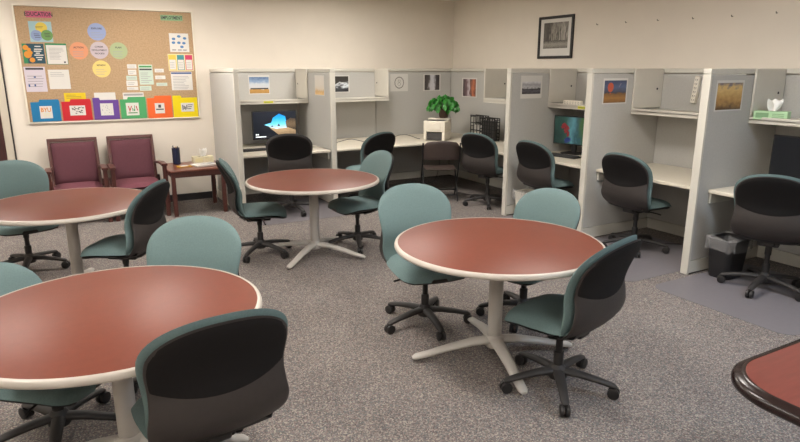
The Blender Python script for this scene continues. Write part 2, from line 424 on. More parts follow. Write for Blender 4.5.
CHAIRS = [
 (1.66, 5.93, (.98, -.2), 'teal wheeled chair standing next to the small wooden side table', GT, 'teal', 41, 0),
 (2.66, 5.72, (-.99, -.05), 'teal wheeled chair between the middle round table and the second booth', GT, 'teal', 12, 0),
 (2.22, 3.61, (-.17, -.985), 'teal wheeled chair with its seat front towards us at the free-standing near round table', GT, 'teal', 17, 0),
 (2.94, 3.35, (-.98, -.2), 'teal wheeled chair half hidden behind the free-standing near round table', GT, 'teal', 45, -.045),
 (2.42, 2.42, (-.25, .97), 'wheeled chair with black back, pulled out before the free-standing near round table', GT, 'teal', 4, 0),
 (-.40, 6.52, (.2, -.98), 'teal wheeled chair in front of the dark door at the far round table', GT, 'teal', 0, 0),
 (.34, 5.22, (-.84, .54), 'wheeled chair with black back before the maroon armchairs, at the far round table', GT, 'teal', 15, 0),
 (.49, 3.45, (-.55, -.83), 'teal wheeled chair facing us, fully in view behind the nearest round table', GT, 'teal', 10, -.02),
 (-.18, 3.30, (.8, -.6), 'teal wheeled chair cut off by the frame edge, behind the nearest round table', GT, 'teal', 31.5, -.10),
 (.405, 2.42, (-.08, 1), 'largest wheeled chair in view, black back close up at the nearest round table', GT, 'teal', 12, 0),
 (2.56, 7.55, (.32, .95), 'charcoal wheeled chair in front of the cave picture screen', GB, 'charcoal', 8, .07),
 (3.70, 7.58, (-.25, .97), 'wheeled chair at the second booth desk along the back wall', GB, 'teal', 30, .03),
 (5.10, 6.67, (.95, .3), 'wheeled chair in front of the black wire file racks', GB, 'teal', 22, .03),
 (5.12, 5.52, (1, .08), 'wheeled chair at the colourful screen beside the balloon poster divider', GB, 'teal', 64, .03),
 (5.14, 4.18, (1, .06), 'wheeled chair at the empty desk between balloon and golden posters', GB, 'teal', 26, .04),
 (5.14, 2.80, (.92, .4), 'wheeled chair beside the black waste bin', GB, 'teal', 44, .045),
]
for c in CHAIRS: place_chair(*c)

# ------------------------------------------------------------------ round tables
def make_table(foot_deg):
    t = empty('round_table', (0, 0, 0))
    MB().lathe([(.60, .706), (.668, .709), (.668, .739), (.664, .7405)], 96).make('tabletop', M['top'], t, ang=30)
    MB().lathe([(.6685, .7415), (.678, .7405), (.687, .735), (.691, .724), (.691, .717), (.687, .710), (.675, .706), (.655, .706), (.655, .7075), (.6685, .709), (.6685, .7415)], 96, cap=False).make('edge_band', M['band'], t, ang=50)
    MB().lathe([(.046, .08), (.046, .685), (.10, .69), (.10, .7035)], 32).make('column', M['grey_metal'], t)
    MB().lathe([(.058, .07), (.064, .08), (.064, .13), (.05, .15)], 32).make('foot_hub', M['grey_metal'], t)
    for k in range(4):
        MB().tube([(.03, 0, .115), (.15, 0, .108), (.30, 0, .082), (.44, 0, .05), (.525, 0, .034), (.55, 0, .026)], [.045, .042, .036, .032, .031, .018], 12, flat=.60).make('leg', M['grey_metal'], t, rz=RAD(foot_deg+90*k), ang=50)
        L = t.children[-1]
        MB().lathe([(.022, 0), (.022, .014), (.016, .02)], 14, c=(.52, 0)).make('glide', M['black'], L)
    return t
tp = make_table(0)
for ch in tp.children:
    for v in ch.data.vertices:
        if ch.name.startswith(('tabletop', 'edge_band')): v.co.x *= .955; v.co.y *= .955; v.co.z += .044
        elif ch.name.startswith('column'): v.co.z *= 1.0627
TABLES = [(.115, 2.89, 165-180, 'round brick-red table nearest us, with three wheeled chairs'), (-.013, 5.58, 78, 'round brick-red table in front of the maroon armchairs'),
          (2.14, 5.63, -49, 'round brick-red table in the middle, farther of the two standing free'), (2.345, 2.935, -109, 'round brick-red table in the middle, nearer of the two standing free')]
for i, (x, y, a, lb) in enumerate(TABLES):
    t = tp if i == 0 else dup(tp)
    n = 0
    for ch in t.children:
        if ch.name.startswith('leg'): ch.rotation_euler.z = RAD(a+90*n); n += 1
    t.location = (x, y, 0); tag(t, lb, 'table', 'round tables')

# conference table at the lower right
def rrect(x0, x1, y0, y1, r, n=14):
    p = []
    for cx, cy, a0 in ((x1-r, y1-r, 0), (x0+r, y1-r, 90), (x0+r, y0+r, 180), (x1-r, y0+r, 270)):
        for k in range(n+1):
            a = RAD(a0+90*k/n); p.append((cx+r*cos(a), cy+r*sin(a)))
    return p
def loft(mb, rings, mi=0, cap=(True, True)):
    n = len(rings[0]); vs = [p for r in rings for p in r]
    fs = [(i*n+k, i*n+(k+1) % n, (i+1)*n+(k+1) % n, (i+1)*n+k) for i in range(len(rings)-1) for k in range(n)]
    if cap[0]: fs.append(tuple(range(n))[::-1])
    if cap[1]: fs.append(tuple((len(rings)-1)*n+k for k in range(n)))
    return mb.add(vs, fs, mi)
ct = empty('conference_table', (2.62, 0.0, 0), 0, 'cherry-red conference table with a thick dark rounded edge', 'table')
def ring(off, z): return [(x, y, z) for x, y in rrect(-.595+off, .595-off, -1.27+off, 1.27-off, .24-off*.6)]
mb = MB(); loft(mb, [ring(.040, .715), ring(.040, .742)]); mb.make('tabletop', M['conf'], ct, ang=30)
mb = MB(); loft(mb, [ring(.041, .7425), ring(.036, .744), ring(.028, .741), ring(.025, .737), ring(.014, .734), ring(.003, .725), ring(0, .712), ring(.002, .700), ring(.012, .69), ring(.03, .686), ring(.041, .70), ring(.041, .7425)], cap=(False, False))
mb.make('rounded_edge', M['conf_edge'], ct, ang=60)
for sy in (-.75, .75):
    MB().prism(rrect(-.28, .28, sy-.06, sy+.06, .03, 4), .06, .70).make('pedestal', M['conf_edge'], ct, bevel=.004)
    MB().prism(rrect(-.36, .36, sy-.10, sy+.10, .05, 4), 0, .06).make('foot', M['conf_edge'], ct, bevel=.008)

# ------------------------------------------------------------------ booths
def divider(name, x0, x1, y0, y1, front, label, cat, group, H=1.85):
    """fabric partition: front = '-x' / '-y' for the end that carries the post, None for a wall panel"""
    t = empty(name, ((x0+x1)/2, (y0+y1)/2, 0), 0, label, cat, group)
    hx, hy = (x1-x0)/2, (y1-y0)/2
    px0, py0 = -hx, -hy
    if front == '-x':
        box_obj('end_post', M['panel_trim'], -hx, -hx+.028, -hy, hy, .0, H-.05, t, .004); px0 += .029
    if front == '-y':
        box_obj('end_post', M['panel_trim'], -hx, hx, -hy, -hy+.028, .0, H-.05, t, .004); py0 += .029
    i = .004
    box_obj('fabric_panel', M['fabric_panel'], px0+i*.5, hx-i*.5, py0+i*.5, hy-i*.5, .135, H-.056, t, .003)
    box_obj('kick_plate', M['panel_trim'], px0, hx, py0, hy, .012, .13, t, .003)
    box_obj('top_cap', M['panel_trim'], -hx, hx, -hy, hy, H-.048, H, t, .006)
    MB().lathe([(.016, 0), (.016, .012)], 12, c=(-hx+.03 if front == '-x' else 0, -hy+.03 if front == '-y' else 0)).make('glide', M['black'], t)
    return t
GD = 'booth dividers'
P1, P2, P3, P4 = (6.02, 6.095), (4.695, 4.77), (3.36, 3.435), (2.03, 2.105)
divider('cubicle_divider', 1.915, 1.978, 7.62, 8.94, '-y', 'grey fabric booth divider beside the wooden side table', 'divider', GD)
divider('cubicle_divider', 3.20, 3.272, 7.66, 8.94, '-y', 'grey fabric booth divider with a narrow white and gold poster', 'divider', GD)
divider('cubicle_divider', 4.90, 5.978, *P1, '-x', 'grey fabric booth divider with the black-and-white mountain print', 'divider', GD)
divider('cubicle_divider', 4.90, 5.978, *P2, '-x', 'grey fabric booth divider with the hot-air balloon poster', 'divider', GD)
divider('cubicle_divider', 4.90, 5.978, *P3, '-x', 'grey fabric booth divider with the golden landscape poster', 'divider', GD)
divider('cubicle_divider', 4.90, 5.978, *P4, '-x', 'grey fabric booth divider past the waste bin, outermost of the row', 'divider', GD)
GW = 'fabric panels along the walls'
divider('cubicle_backing', 1.98, 3.198, 8.945, 9.015, None, 'grey fabric wall panel behind the cave picture screen', 'panel', GW)
divider('cubicle_backing', 3.274, 4.522, 8.945, 9.015, None, 'grey fabric wall panel behind the second booth, with a dark photo', 'panel', GW)
divider('cubicle_backing', 4.526, 5.975, 8.945, 9.015, None, 'grey fabric wall panel with oval emblem sheet and waterfall photo', 'panel', GW)
divider('cubicle_backing', 5.98, 6.05, 6.10, 9.01, None, 'grey fabric wall panel behind the black wire file racks', 'panel', GW)
divider('cubicle_backing', 5.98, 6.05, 4.773, 6.096, None, 'grey fabric wall panel behind the colourful screen', 'panel', GW)
divider('cubicle_backing', 5.98, 6.05, 3.438, 4.768, None, 'grey fabric wall panel over the empty desk with a power strip', 'panel', GW)
divider('cubicle_backing', 5.98, 6.05, 2.108, 3.433, None, 'grey fabric wall panel behind the dark switched-off screen', 'panel', GW)

def desk(poly, z, label, brackets):
    t = empty('booth_desk', (poly[0][0], poly[0][1], 0), 0, label, 'desk', 'booth desks')
    ox, oy = poly[0]
    q = [(x-ox, y-oy) for x, y in poly]
    MB().prism(q, z-.034, z).make('worksurface', M['desk'], t, bevel=.009, seg=3)
    for (x0, x1, y0, y1) in brackets:
        box_obj('support_bracket', M['panel_trim'], x0-ox, x1-ox, y0-oy, y1-oy, z-.13, z-.036, t, .004)
    return t
desk([(1.982, 7.70), (3.196, 7.70), (3.196, 8.94), (1.982, 8.94)], .77, 'cream booth desk under the cave picture screen', [(1.984, 2.004, 7.74, 8.3), (3.174, 3.194, 7.74, 8.3)])
desk([(3.276, 7.72), (4.75, 7.74), (4.95, 7.66), (5.05, 7.46), (5.06, 6.10), (5.975, 6.10), (5.975, 8.94), (3.276, 8.94)], .77, 'cream corner desk carrying the printer and file racks', [(3.278, 3.298, 7.76, 8.3), (5.10, 5.6, 6.102, 6.122)])
for y0, y1, lb in ((P2[1], P1[0], 'cream booth desk under the colourful screen'), (P3[1], P2[0], 'cream booth desk left empty next to the balloon poster divider'), (P4[1], P3[0], 'cream booth desk above the black waste bin')):
    desk([(5.05, y0+.003), (5.975, y0+.003), (5.975, y1-.003), (5.05, y1-.003)], .79, lb, [(5.075, 5.6, y1-.024, y1-.004), (5.075, 5.6, y0+.004, y0+.024)])

def shelf(L, depth, loc, rz, label, sticker=None, left=True, right=True):
    """overhead shelf: local X along the wall, open front towards -Y, back at y=0"""
    t = empty('overhead_shelf', loc, rz, label, 'shelf', 'overhead shelves')
    z0, z1 = 1.365, 1.846
    b = MB(); b.box(0, L, -depth, 0, z0+.025, z0+.04); b.box(0, L, -depth, -depth+.018, z0, z0+.06); b.make('shelf_board', M['shelf'], t, bevel=.003)
    for on, x in ((left, .0), (right, L-.02)):
        if on:
            e = box_obj('end_panel', M['shelf'], x, x+.02, -depth, -.002, z0+.062, z1, t, .004)
            xs = .0205 if x == 0 else L-.0205
            sg = 1 if x == 0 else -1
            MB().lathe([(.012, 0), (.012, .002)], 14, T=Matrix.Translation((xs, -.09, 1.63)) @ Matrix.Rotation(sg*pi/2, 4, 'Y')).make('cam_hole', M['hole'], e)
    if sticker is not None:
        s = MB(); flat(s, sticker-.07, sticker+.07, z0+.012, z0+.042, -depth-.0012); s.make('label_sticker', M['sticker'], t)
        s2 = MB(); flat(s2, sticker-.055, sticker+.055, z0+.023, z0+.031, -depth-.0018); s2.make('sticker_print', M['green_ink'], t.children[-1])
    return t
shelf(1.214, .46, (1.982, 8.943, 0), 0, 'overhead shelf above the cave picture screen, with yellow sticker', .62)
shelf(1.245, .46, (3.275, 8.943, 0), 0, 'overhead shelf above the second booth along the back wall')
shelf(1.29, .46, (5.978, 7.39, 0), -pi/2, 'overhead shelf above the black wire file racks')
shelf(1.243, .46, (5.978, 6.017, 0), -pi/2, 'overhead shelf holding a power strip above the colourful screen', .60)
shelf(1.255, .46, (5.978, 4.692, 0), -pi/2, 'overhead shelf standing empty above the empty desk')
shelf(1.250, .46, (5.978, 3.357, 0), -pi/2, 'overhead shelf holding the green tissue box')
# chair mats
def chairmat(x0, x1, y0, y1, lb):
    o = MB().prism(rrect(x0, x1, y0, y1, .12, 6), .0015, .0055).make('chair_mat', M['mat'], bevel=.0015); tag(o, lb, 'chair mat', 'hazy plastic chair mats')
chairmat(4.24, 5.7, 3.46, 4.66, 'hazy plastic chair mat under the chair at the empty desk')
chairmat(4.34, 5.7, 2.12, 3.32, 'hazy plastic chair mat beside the black waste bin')
chairmat(1.98, 3.19, 7.02, 8.3, 'hazy plastic chair mat under the charcoal chair')
chairmat(4.24, 5.7, 4.80, 5.98, 'hazy plastic chair mat before the colourful screen')

# ------------------------------------------------------------------ reception chairs and side table
def armchair(x, label):
    t = empty('armchair', (x, 8.50, 0), 0, label, 'armchair', 'maroon waiting armchairs')
    w = .30
    for sx in (-1, 1):
        MB().box(sx*w-.024, sx*w+.024, -.38, -.33, 0, .655).make('leg', M['wood'], t, bevel=.005)
        lg = MB()
        lg.prism([(-.0225, -.03), (.0225, -.03), (.0225, .03), (-.0225, .03)], 0, .44, T=Matrix.Translation((sx*w, .27, 0)) @ Matrix.Shear('XY', 4, (0, .16)))
        lg.make('leg', M['wood'], t, bevel=.004)
        arm = MB()
        arm.add([(sx*w+dx, y, z) for y, z in ((-.40, .655), (-.40, .685), (-.1, .68), (.30, .635), (.30, .605), (-.1, .65)) for dx in (-.036, .036)],
                [(0, 1, 3, 2), (2, 3, 5, 4), (4, 5, 7, 6), (6, 7, 9, 8), (8, 9, 11, 10), (10, 11, 1, 0), (0, 2, 4, 10), (1, 11, 5, 3), (4, 6, 8, 10), (5, 11, 9, 7)])
        arm.make('armrest', M['wood'], t, bevel=.006)
        MB().box(sx*w-.018, sx*w+.018, -.33, .28, .30, .36).make('side_rail', M['wood'], t, bevel=.004)
    Tb = Matrix.Translation((0, .255, .40)) @ Matrix.Rotation(RAD(-14), 4, 'X')
    fb = MB()
    for sx in (-1, 1): fb.box(sx*.268-.018, sx*.268+.018, -.02, .025, -.05, .585, T=Tb)
    fb.box(-.286, .286, -.02, .025, .555, .60, T=Tb)
    fb.make('back_frame', M['wood'], t, bevel=.005)
    def bk(o):
        def fn(s, q):
            return tuple(Tb @ Vector((s*.251, o*E(s, q)*.9, .01+q*.54)))
        return fn
    MB().pad(bk(-.045), bk(.03), 14, 14).make('backrest', M['maroon'], t, ang=80)
    box_obj('front_rail', M['wood'], -.275, .275, -.37, -.335, .30, .37, t, .004)
    def se(o):
        def fn(s, q):
            y = -.375+q*.64
            return (s*.272, y, .405+o*E(s, q)-.01*q)
        return fn
    MB().pad(se(.05), se(-.04), 14, 14).make('seat', M['maroon2'], t, ang=80)
    return t
armchair(.115, 'maroon wood-framed armchair farther from the side table')
armchair(.80, 'maroon wood-framed armchair beside the wooden side table')
st = empty('side_table', (1.49, 8.36, 0), 0, 'low mahogany side table with tissue box and booklet on it', 'side table')
MB().prism(rrect(-.36, .36, -.37, .36, .02, 3), .575, .60).make('tabletop', M['woodx'], st, bevel=.006)
for sx in (-1, 1):
    for sy in (-1, 1):
        MB().box(sx*.312-.025, sx*.312+.025, sy*.31-.025-.01, sy*.31+.025-.01, 0, .574).make('leg', M['wood'], st, bevel=.004)
ap = MB()
for s in (-1, 1):
    ap.box(-.286, .286, s*.315-.01-.009, s*.315-.01+.009, .50, .574); ap.box(s*.318-.009, s*.318+.009, -.295, .275, .50, .574)
ap.make('apron', M['wood'], st)

# things on the side table
TZ = .601
cup = empty('pencil_cup', (1.318, 8.55, TZ), 0, 'dark blue faceted pencil cup on the side table', 'cup')
MB().lathe([(.045, 0), (.050, .01), (.052, .22), (.048, .22), (.046, .012)], 10).make('cup_body', M['blueglass'], cup, ang=20)
for dx, dy, h, c in ((.02, .01, .24, 'black'), (-.02, .02, .25, 'black'), (0, -.025, .24, 'gold'), (-.03, -.01, .25, 'chrome')):
    MB().tube([(dx*.5, dy*.5, .014), (dx*1.4, dy*1.4, h)], .005).make('pen', M[c], cup)
n = MB().box(-.09, .09, -.06, .06, 0, .012).make('notepad', M['gold'], loc=(1.36, 8.27, TZ), rz=.1, bevel=.002); tag(n, 'small tan notepad lying in front of the dark blue pencil cup', 'notepad')
MB().box(-.05, .05, -.045, .045, .0122, .0135).make('top_sheet', M['white'], n)
bk = empty('booklet', (1.62, 8.28, TZ), .25, 'printed booklet lying in front of the cream tissue box', 'booklet')
MB().box(-.15, .15, -.11, .11, 0, .016).make('pages', M['white'], bk, bevel=.001)
cv = MB().box(-.153, .153, -.112, .112, .0162, .0185).make('cover', M['white'], bk)
pr = MB()
flat_z = lambda mb, x0, x1, y0, y1, z: mb.add([(x0, y0, z), (x1, y0, z), (x1, y1, z), (x0, y1, z)], [(0, 1, 2, 3)])
for q in range(5): flat_z(pr, -.10+.03*(q % 2), .03+.02*(q % 3), -.07+.03*q, -.058+.03*q, .0192)
flat_z(pr, .05, .13, -.06, .05, .0192)
pr.make('cover_print', M['inkgrey'], cv)
def tissue_tuft(parent, z, s):
    def f(o):
        def fn(a, t):
            ang = a*pi*.5
            r = (.018+.05*t*(1-.55*t))*s
            return (r*1.25*sin(ang*1.6+t)+.012*s*t, r*.6*cos(ang*2.1)+o*.004*E(a, t), z+.10*s*t*(1-.22*abs(sin(ang*2.4)))-.004)
        return fn
    return MB().pad(f(1), f(-1), 14, 10).make('tissue', M['tissue'], parent, ang=80)
def tissue_box(name, loc, rz, m, L, W, H, label, panel):
    t = empty(name, loc, rz, label, 'tissue box')
    b = box_obj('carton', M[m], -L/2, L/2, -W/2, W/2, 0, H, t, .003)
    p = MB(); flat(p, -L*.43, -L*.05, H*.2, H*.8, -W/2-.0008)
    for q in range(3): flat(p, L*.05, L*.40, H*(.25+.2*q), H*(.33+.2*q), -W/2-.0008)
    p.make('carton_print', M[panel], b)
    sl = MB(); sl.add([(L*.25*cos(2*pi*k/24), W*.22*sin(2*pi*k/24), H+.0006) for k in range(24)], [tuple(range(24))]); sl.make('slot', M['hole'], b)
    tissue_tuft(t, H, 1.15)
    return t
tissue_box('tissue_box', (1.66, 8.56, TZ), .05, 'tissue_cream', .27, .13, .085, 'cream tissue box at the back of the side table', 'cream')
tissue_box('tissue_box', (5.60, 3.20, 1.4055), RAD(-72), 'tissue_green', .27, .13, .075, 'pale green tissue box on the overhead shelf', 'green_card')

# ------------------------------------------------------------------ monitors and keyboards
def monitor(loc, rz, w, h, zc, screen_mat, label, deco=None, tilt=0):
    t = empty('monitor', loc, rz, label, 'monitor')
    f = MB(); f.box(-w/2, w/2, 0, .03, zc-h/2, zc+h/2); f.box(-w*.3, w*.3, .03, .055, zc-h*.3, zc+h*.3); f.make('monitor_case', M['black'], t, bevel=.005)
    s = MB().box(-w/2+.012, w/2-.012, -.0012, .0, zc-h/2+.014, zc+h/2-.012).make('screen', screen_mat, t)
    if deco: deco(s, w, h, zc)
    MB().box(-.035, .035, .056, .085, .012, zc).make('stand', M['black'], t, bevel=.004)
    MB().prism(rrect(-.13, .13, -.05, .17, .03, 5), 0, .013).make('stand_base', M['black'], t, bevel=.003)
    return t
def cave(s, w, h, zc):
    def poly(pts, m, y, name):
        q = MB(); q.add([(-w/2+u*w, y, zc-h/2+v*h) for u, v in pts], [tuple(range(len(pts)))]); return q.make(name, m, s)
    sky = picture('screen_blue_sky', [(0, (206, 226, 236)), (.35, (96, 190, 236)), (.7, (20, 148, 226)), (1, (10, 110, 200))], 5, .1, emis=.35)
    sand = picture('screen_sand', [(0, (120, 96, 70)), (1, (190, 166, 130))], 9, .4, emis=.2)
    rock = picture('screen_rock', [(0, (30, 26, 24)), (.5, (120, 100, 76)), (1, (60, 50, 44))], 14, .6, emis=.15)
    poly([(.26, .52), (.42, .59), (.46, .76), (.60, .90), (.74, .80), (.76, .62), (.78, .40), (.50, .34), (.36, .46)], sky, -.0016, 'sky_picture')
    poly([(.36, .44), (.52, .37), (.80, .40), (.97, .34), (.97, .16), (.60, .12)], sand, -.0020, 'sand_picture')
    poly([(.76, .42), (.74, .62), (.86, .74), (.975, .70), (.975, .30)], rock, -.0024, 'rock_picture')
    d = MB()
    for u0, u1, v0, v1 in ((.40, .47, .44, .50), (.55, .62, .46, .56)):
        d.add([(-w/2+u*w, -.0028, zc-h/2+v*h) for u, v in ((u0, v0), (u1, v0), ((u0+u1)/2, v1))], [(0, 1, 2)])
    d.make('sea_stack_picture', M['ink'], s)
    tx = MB()
    for u0, u1, v0, v1 in ((.06, .10, .16, .21), (.11, .13, .16, .21), (.06, .29, .085, .12)): flat(tx, -w/2+u0*w, -w/2+u1*w, zc-h/2+v0*h, zc-h/2+v1*h, -.0026)
    tx.make('screen_text', mat('screen_white', (235, 240, 245), .5, emit=(235, 240, 245), estr=.4), s)
dark_scr = picture('screen_dark_cave', [(0, (24, 28, 36)), (1, (34, 38, 48))], 3, .2, rough=.2, emis=.2)
monitor((2.69, 8.52, .771), -.03, .645, .40, .295, dark_scr, 'monitor showing blue sky through a dark cave mouth', cave)
col_scr = picture('screen_underwater', [(0, (24, 38, 36)), (.32, (36, 66, 58)), (.5, (66, 108, 116)), (.66, (34, 64, 70)), (.85, (52, 78, 44)), (1, (24, 34, 36))], 3.2, .5, stretch=(1, 1, .35), axis='X', rough=.25, emis=.30, seed=2)
def coral(s, w, h, zc):
    qs = [MB(), MB()]
    for u, v, r, mi in ((.30, .66, .035, 0), (.38, .58, .03, 0), (.34, .48, .030, 0), (.24, .6, .02, 0), (.40, .42, .022, 0), (.40, .16, .034, 1), (.35, .13, .024, 1), (.46, .19, .02, 1), (.40, .34, .02, 0)):
        n = 11; qs[mi].add([(-w/2+u*w+r*(1+.35*sin(k*2.3+u*9))*cos(2*pi*k/n), -.0018, zc-h/2+v*h+r*(1+.3*cos(k*1.7))*sin(2*pi*k/n)) for k in range(n)], [tuple(range(n))])
    qs[0].make('red_coral_picture', mat('screen_red', (140, 44, 50), .4, emit=(140, 44, 50), estr=.08), s); qs[1].make('blue_coral_picture', mat('screen_blue', (42, 60, 120), .4, emit=(42, 60, 120), estr=.08), s)
monitor((5.66, 5.70, .791), -pi/2+.22, .54, .36, .295, col_scr, 'monitor showing red and teal underwater picture', coral)
monitor((5.58, 2.86, .791), -pi/2-.08, .60, .37, .30, M['screen_off'], 'dark switched-off monitor above the waste bin booth desk')
def keyboard(loc, rz, label):
    t = empty('keyboard', loc, rz, label, 'keyboard', 'black keyboards')
    MB().box(-.22, .22, -.07, .07, 0, .018).make('keyboard_case', M['black'], t, bevel=.004)
    kk = MB()
    for r in range(5):
        for c in range(15): kk.box(-.208+c*.0275, -.208+c*.0275+.022, -.058+r*.024, -.058+r*.024+.019, .018, .026)
    kk.make('key_grid', M['printer_dark'], t)
keyboard((2.30, 8.12, .771), .05, 'black keyboard in front of the cave picture screen')
keyboard((5.40, 5.56, .791), -pi/2+.12, 'black keyboard in front of the colourful screen')
keyboard((5.34, 2.82, .791), -pi/2, 'black keyboard in front of the dark switched-off screen')
ms = empty('desk_device', (2.60, 8.02, .771), .2, 'low black device next to the keyboard at the cave picture screen', 'device')
MB().prism(rrect(-.09, .09, -.08, .08, .02, 4), 0, .035).make('device_body', M['black'], ms, bevel=.006)
MB().tube([(-.06, -.07, .05), (-.06, 0, .062), (-.06, .07, .05)], .018).make('top_grip', M['black'], ms)

# ------------------------------------------------------------------ printer, plant, file racks
PA = math.atan2(.66, .75)  # faces out of the corner
pn = empty('printer', (5.15, 8.06, .771), -(pi/2-PA), 'beige desktop printer standing in the corner of the desk', 'printer')
b = MB()
b.box(-.17, .17, -.19, .19, .135, .30); b.box(-.17, -.125, -.19, .19, 0, .135); b.box(.125, .17, -.19, .19, 0, .135); b.box(-.125, .125, -.10, .19, 0, .135); b.box(-.17, .17, .05, .19, .30, .325)
b.make('printer_case', M['printer'], pn, bevel=.008)
MB().box(-.12, .12, -.175, -.102, .012, .122).make('paper_tray', M['printer_dark'], pn, bevel=.003)
MB().box(-.10, .10, -.198, -.19, .165, .265).make('front_cover', M['printer'], pn, bevel=.006)
MB().box(-.14, .14, -.15, .045, .3005, .304).make('output_tray', M['printer_dark'], pn)
pp = empty('potted_plant', (5.30, 8.12, 1.0965), 0, 'bushy bright green potted plant on top of the printer', 'plant')
MB().lathe([(.06, 0), (.066, .005), (.092, .12), (.098, .122), (.098, .145), (.088, .145), (.084, .12)], 24).make('pot', M['pot'], pp)
sm = MB(); lf = MB(); random.seed(5)
for i in range(150):
    a = random.uniform(0, 2*pi); el = random.uniform(-.25, 1.35); R = random.uniform(.72, 1.0)
    p = Vector((.265*R*cos(a)*cos(el), .24*R*sin(a)*cos(el), .15+.175*R*sin(el)))
    if i % 5 == 0: sm.tube([(0, 0, .12), (p.x*.4, p.y*.4, .14+(p.z-.12)*.7), tuple(p)], .004, 5)
    out = Vector((cos(a)*cos(el), sin(a)*cos(el), sin(el)*.8+.1)).normalized()
    side = out.cross(Vector((0, 0, 1))).normalized() if abs(out.z) < .95 else Vector((1, 0, 0))
    rot = random.uniform(-1, 1); dn = (Vector((0, 0, -1))+out*random.uniform(.2, .8)).normalized()
    side = (side*cos(rot)+dn.cross(side)*sin(rot)).normalized(); dn2 = (dn-side*dn.dot(side)).normalized(); nrm = side.cross(dn2)
    Ls, Ws = random.uniform(.07, .105), random.uniform(.028, .042)
    pts = [(0, 0, 0), (.25, .8, .006), (.55, 1, .008), (.85, .45, 0), (1, 0, -.01), (.85, -.45, 0), (.55, -1, .008), (.25, -.8, .006), (.5, 0, -.006)]
    vs = [p-dn2*Ls*.5+dn2*Ls*u+side*Ws*v+nrm*wv for u, v, wv in pts]
    lf.add(vs, [(0, 1, 8), (1, 2, 8), (2, 3, 8), (3, 4, 8), (4, 5, 8), (5, 6, 8), (6, 7, 8), (7, 0, 8)])
sm.make('stems', M['stemgreen'], pp); lf.make('foliage', M['leaf'], pp, ang=80)
def rack(loc, rz, w, h, label, dense):
    t = empty('file_rack', loc, rz, label, 'file rack', 'black wire file racks')
    for y, nm in ((-.05, 'wire_front'), (.05, 'wire_back')):
        g = MB()
        nv = 7 if dense else 5
        for k in range(nv): x = -w/2+w*k/(nv-1); g.box(x-.006, x+.006, y-.004, y+.004, .0, h)
        nh = 7 if dense else 4
        for k in range(nh): z = .008+(h-.016)*k/(nh-1); g.box(-w/2, w/2, y-.0045, y+.0045, z-.007, z+.007)
        g.make(nm, M['wire'], t)
    g = MB(); g.box(-w/2, w/2, -.05, .05, .004, .012)
    for sx in (-1, 1):
        for k in range(3): g.box(sx*w/2-.005, sx*w/2+.005, -.05, .05, .03+k*(h-.06)/2-.006, .03+k*(h-.06)/2+.006)
    g.make('wire_sides', M['wire'], t)
    return t
rack((5.86, 7.93, .771), -pi/2, .34, .36, 'black wire file rack nearer the plant', False)
r2 = rack((5.78, 7.56, .771), -pi/2, .36, .35, 'black wire file rack nearer the divider, holding papers', True)
fp = MB()
for k in range(3): fp.box(-.14, .14, -.03+k*.02, -.024+k*.02, .0, .20)
o = MB().box(-.13, .13, -.012, .012, 0, .19).make('file_folder', M['white'], loc=(5.86, 7.93, .784), rz=-pi/2, bevel=.002); tag(o, 'white paper file standing inside the rack nearer the plant', 'folder')
o = MB().box(-.15, .15, -.025, .025, 0, .29).make('file_folder', M['printer_dark'], loc=(5.78, 7.56, .784), rz=-pi/2, bevel=.002); tag(o, 'dark file standing inside the rack nearer the divider', 'folder')

# power strips, bins, cords
def strip(loc, label, vertical):
    t = empty('power_strip', loc, 0, label, 'power strip', 'white power strips')
    if vertical: T = Matrix.Translation((0, 0, 0)) @ Matrix.Rotation(RAD(6), 4, 'X')
    else: T = Matrix.Rotation(RAD(6), 4, 'Z') @ Matrix.Rotation(pi/2, 4, 'X')
    MB().box(-.02, .02, -.028, .028, -.14, .14, T=T).make('strip_body', M['offwhite'], t, bevel=.006)
    s = MB()
    for k in range(6):
        for sy in (-.010, .010): s.box(-.0212, -.0198, sy-.003, sy+.003, -.115+k*.042, -.098+k*.042, T=T)
        s.box(-.0212, -.0198, -.003, .003, -.122+k*.042, -.118+k*.042, T=T)
    s.make('outlet_slots', M['socket'], t)
    return t
strip((5.957, 4.24, 1.632), 'white power strip hung upright on the panel over the empty desk', True)
strip((5.62, 5.68, 1.435), 'white power strip lying on the shelf above the colourful screen', False)
def bin_(x, y, m, h, r0, r1, label, liner):
    t = empty('waste_bin', (x, y, .006), 0, label, 'waste bin')
    def rg(r, z): return [(a, b_, z) for a, b_ in rrect(-r*1.12, r*1.12, -r*.9, r*.9, r*.4, 6)]
    q = MB(); loft(q, [rg(r0, 0), rg(r0+.004, .01), rg(r1, h), rg(r1+.008, h+.002), rg(r1+.008, h+.014), rg(r1-.006, h+.012), rg(r0-.004, .02)], cap=(True, True)); q.make('bin_body', m, t, ang=50)
    if liner:
        q = MB(); rings = []
        base = rg(1.0, 0)
        for rr, z, amp in ((r1-.03, h-.10, .01), (r1-.012, h-.02, .006), (r1+.012, h+.030, .012), (r1+.022, h+.022, .010), (r1+.018, h-.03, .010), (r1+.020, h-.085, .014)):
            rings.append([(a*(rr+amp*sin(k*2.1+z*40)), b_*(rr+amp*sin(k*2.7+1)), z+amp*.9*sin(k*1.3+z*60)) for k, (a, b_, _) in enumerate(base)])
        loft(q, rings, cap=(False, False)); q.make('liner', M['liner'], t, ang=80)
    return t
bin_(5.17, 3.17, M['bin'], .35, .105, .135, 'black waste bin with a clear plastic liner', True)
bin_(5.10, 5.84, M['offwhite'], .32, .095, .12, 'off-white waste bin beside the mountain print divider', True)
